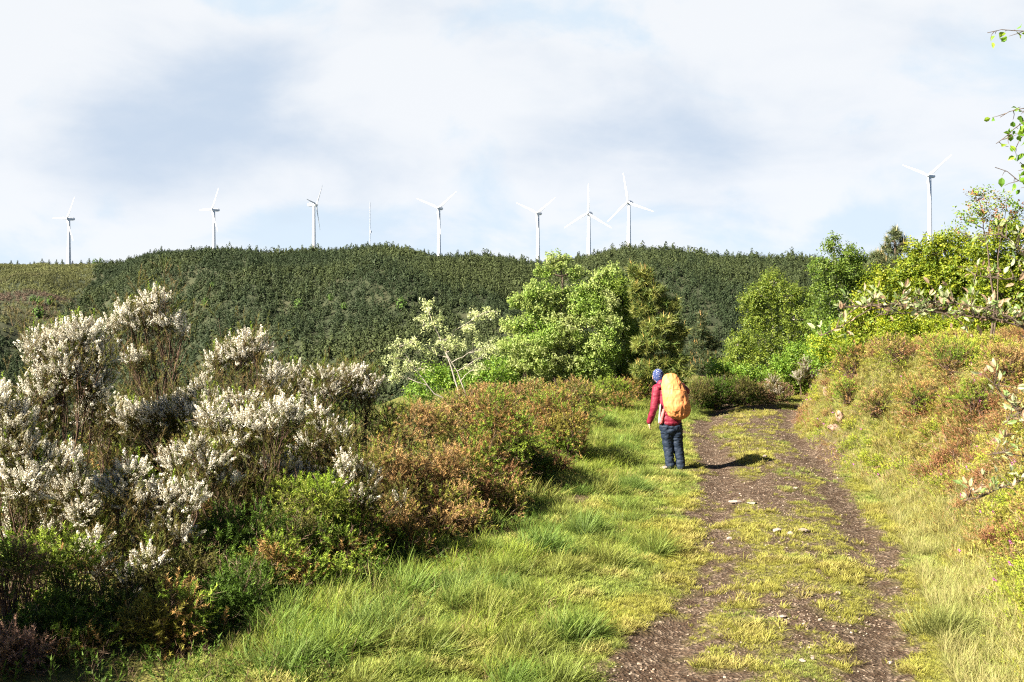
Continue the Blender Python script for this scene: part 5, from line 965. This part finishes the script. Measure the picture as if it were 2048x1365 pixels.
def hand(w, d, side, curl):
    d = unit(np.array(d, float)); lat = unit(np.cross(d, np.array((0.0, 1.0, 0.0)))) if abs(d[1]) < 0.8 else np.array((1.0, 0, 0)); fr = np.cross(lat, d); ch = []
    palm = w + d * 0.05; ch.append([(w, .022, I3), (w + d * 0.03, .022, I3), (palm, .023, I3)]); ch.append([(w + d * .03 + fr * .022, .014, I3), (palm + fr * .028, .013, I3)]); ch.append([(w + d * .03 - fr * .022, .014, I3), (palm - fr * .028, .013, I3)])
    for i, (o_, ln) in enumerate(((.030, .062), (.010, .074), (-.010, .069), (-.029, .054))):
        a = palm + fr * o_ + d * .012; b_ = a + d * ln * .45; c = b_ + unit(d + lat * curl * side) * ln * .33; e = c + unit(d * .5 + lat * curl * 1.6 * side) * ln * .25
        ch.append([(a, .0095, I3), (b_, .009, I3), (c, .0082, I3), (e, .007, I3)])
    a = w + d * .022 + fr * .026; b_ = a + unit(d + fr * .9 + lat * .3 * side) * .035; ch.append([(a, .012, I3), (b_, .010, I3), (b_ + unit(d + fr * .25 + lat * .4 * side) * .03, .0085, I3)])
    return ch
body += hand(LW, (0.02, 0.10, -1), 1, 0.45); body += hand(RW, (-0.75, 0.15, 0.45), -1, 0.9)
soft(body, 0.0055, 3, 'body', M_SKIN, hk)
soft([[(hp(1341, 845, 0), .142, (1.26, .98, .55)), (hp(1341, 838, 0), .142, (1.26, .96, .8)), (hp(1341, 828, 0), .138, (1.22, .9, 1)), (hp(1340, 806, .02), .142, (1.22, .88, 1)), (hp(1338, 785, .05), .138, (1.28, .82, 1)), (hp(1335, 775, .08), .09, (1.5, .9, .8))],
      [(LS, .078, I3), (hp(1311, 800, .02), .068, I3), (LE, .058, I3), (hp(1304, 832, .04), .050, I3), (LW + (0, 0, .0), .042, I3)], [(RS, .078, I3), (hp(1369, 781, .06), .068, I3), (RE, .060, I3), (hp(1366, 789, .18), .052, I3), (RW, .042, I3)],
      [(hp(1330, 772, .06), .075, I3), (hp(1324, 768, .10), .07, I3)], [(hp(1320, 774, .0), .05, (1.2, 1, .7)), (hp(1340, 772, -.04), .055, (1.2, 1, .7))]], 0.011, 4, 'jacket', M_JACKET, hk, 0.008, (10, 10, 13))
soft([[(hp(1341, 855, 0), .122, (1.2, .93, .8)), (hp(1341, 860, 0), .122, (1.2, .93, .8))], [(hp(1332, 852, 0), .108, (.95, 1, 1)), (hp(1335, 872, .015), .092, I3), (hp(1337, 893, .03), .076, I3), (hp(1339, 915, .005), .068, I3), (hp(1341, 930, 0), .070, I3)],
      [(hp(1351, 852, 0), .108, (.95, 1, 1)), (hp(1354, 872, .015), .092, I3), (hp(1356, 893, .035), .076, I3), (hp(1360, 915, .01), .066, I3), (hp(1361, 932, 0), .068, I3)]], 0.011, 3, 'trousers', M_TROUSER, hk, 0.016, (11, 11, 20), seed=1)
for bx_, dy in ((1341, 0.0), (1362, -0.02)):
    soft([[(hp(bx_, 931, dy), .05, I3), (hp(bx_, 936, dy - .01), .046, (1, 1, .8))], [(hp(bx_ - 1, 934.5, dy), .046, (1, 1, .75)), (hp(bx_ - 3, 934.5, dy + .10), .048, (1, 1, .65)), (hp(bx_ - 4, 935, dy + .17), .040, (1, 1, .6))]], 0.009, 2, 'boot', M_BOOT, hk)
soft([[(HEAD + (0, -.01, .0), .094, (.95, 1.1, 1.0)), (HEAD + (0, -.005, .03), .094, (.95, 1.14, 1.02))], [(HEAD + (.01, -.06, -.03), .062, (1.1, .8, 1.0)), (HEAD + (.02, -.055, -.08), .05, (1.2, .8, 1.0))]], 0.008, 3, 'headscarf', scarf_mat(), hk, 0.003, (20, 20, 20), seed=2)
soft([[(hp(1321, 842, -.075), .05, (.7, .9, 1)), (hp(1326, 822, -.075), .042, (.6, .9, 1))]], 0.008, 3, 'side_panel', M_PANEL, hk, 0.004, seed=3)
soft([[(hp(1317.5, 842, -.05), .045, (.35, .9, 1)), (hp(1320, 812, -.06), .04, (.35, .9, 1))]], 0.008, 3, 'side_stripe', M_GREY, hk, 0.003, seed=4)
# the backpack under its orange rain cover
bp = thing('backpack', 'tall backpack under a bright orange rain cover, worn by the hiker', 'backpack', (HX, HD, HG))
cv = soft([[(hp(1338, 755, -.17), .085, (1.35, 1.1, .8)), (hp(1341, 770, -.20), .130, (1.3, .95, .9)), (hp(1346, 790, -.23), .155, (1.25, .95, 1)), (hp(1350, 808, -.24), .168, (1.22, .95, 1)), (hp(1353, 818, -.22), .155, (1.2, 1.0, .9))]], 0.012, 5, 'rain_cover', M_COVER, bp, 0.018, (17, 17, 4.5), seed=5)
def strap(pts, w=.022, nm='shoulder_strap'):
    b_ = Buf(); p = resample(np.array(pts), 14); b_ = Buf(); tubes(b_, p[None], np.full((1, 14), w * .5), 8); b_.build(nm, M_STRAP, bp, (0, 0, 0), True)
strap([hp(1325, 772, -.10), hp(1323, 768, .02), hp(1323, 776, .17), hp(1325, 795, .175), hp(1323, 815, .10), hp(1324, 826, -.06)], .05)
strap([hp(1358, 770, -.10), hp(1357, 765, .02), hp(1355, 774, .18), hp(1354, 795, .175), hp(1358, 815, .10), hp(1358, 826, -.06)], .05)
strap([hp(1320, 832, .0), hp(1320, 834, .05), hp(1330, 834, .15), hp(1352, 834, .15), hp(1362, 834, .05), hp(1362, 832, .0)], .04, 'hip_belt')
sm_ = Buf(); cp = [hp(1335 + i * 4.2, 773.5 + i * .6, -.335 - .012 * math.sin(i / 7 * 3.14)) for i in range(8)]; tubes(sm_, np.array([cp]), np.full((1, 8), .004), 5); sm_.build('cover_seam', M_COVER, bp, (0, 0, 0))
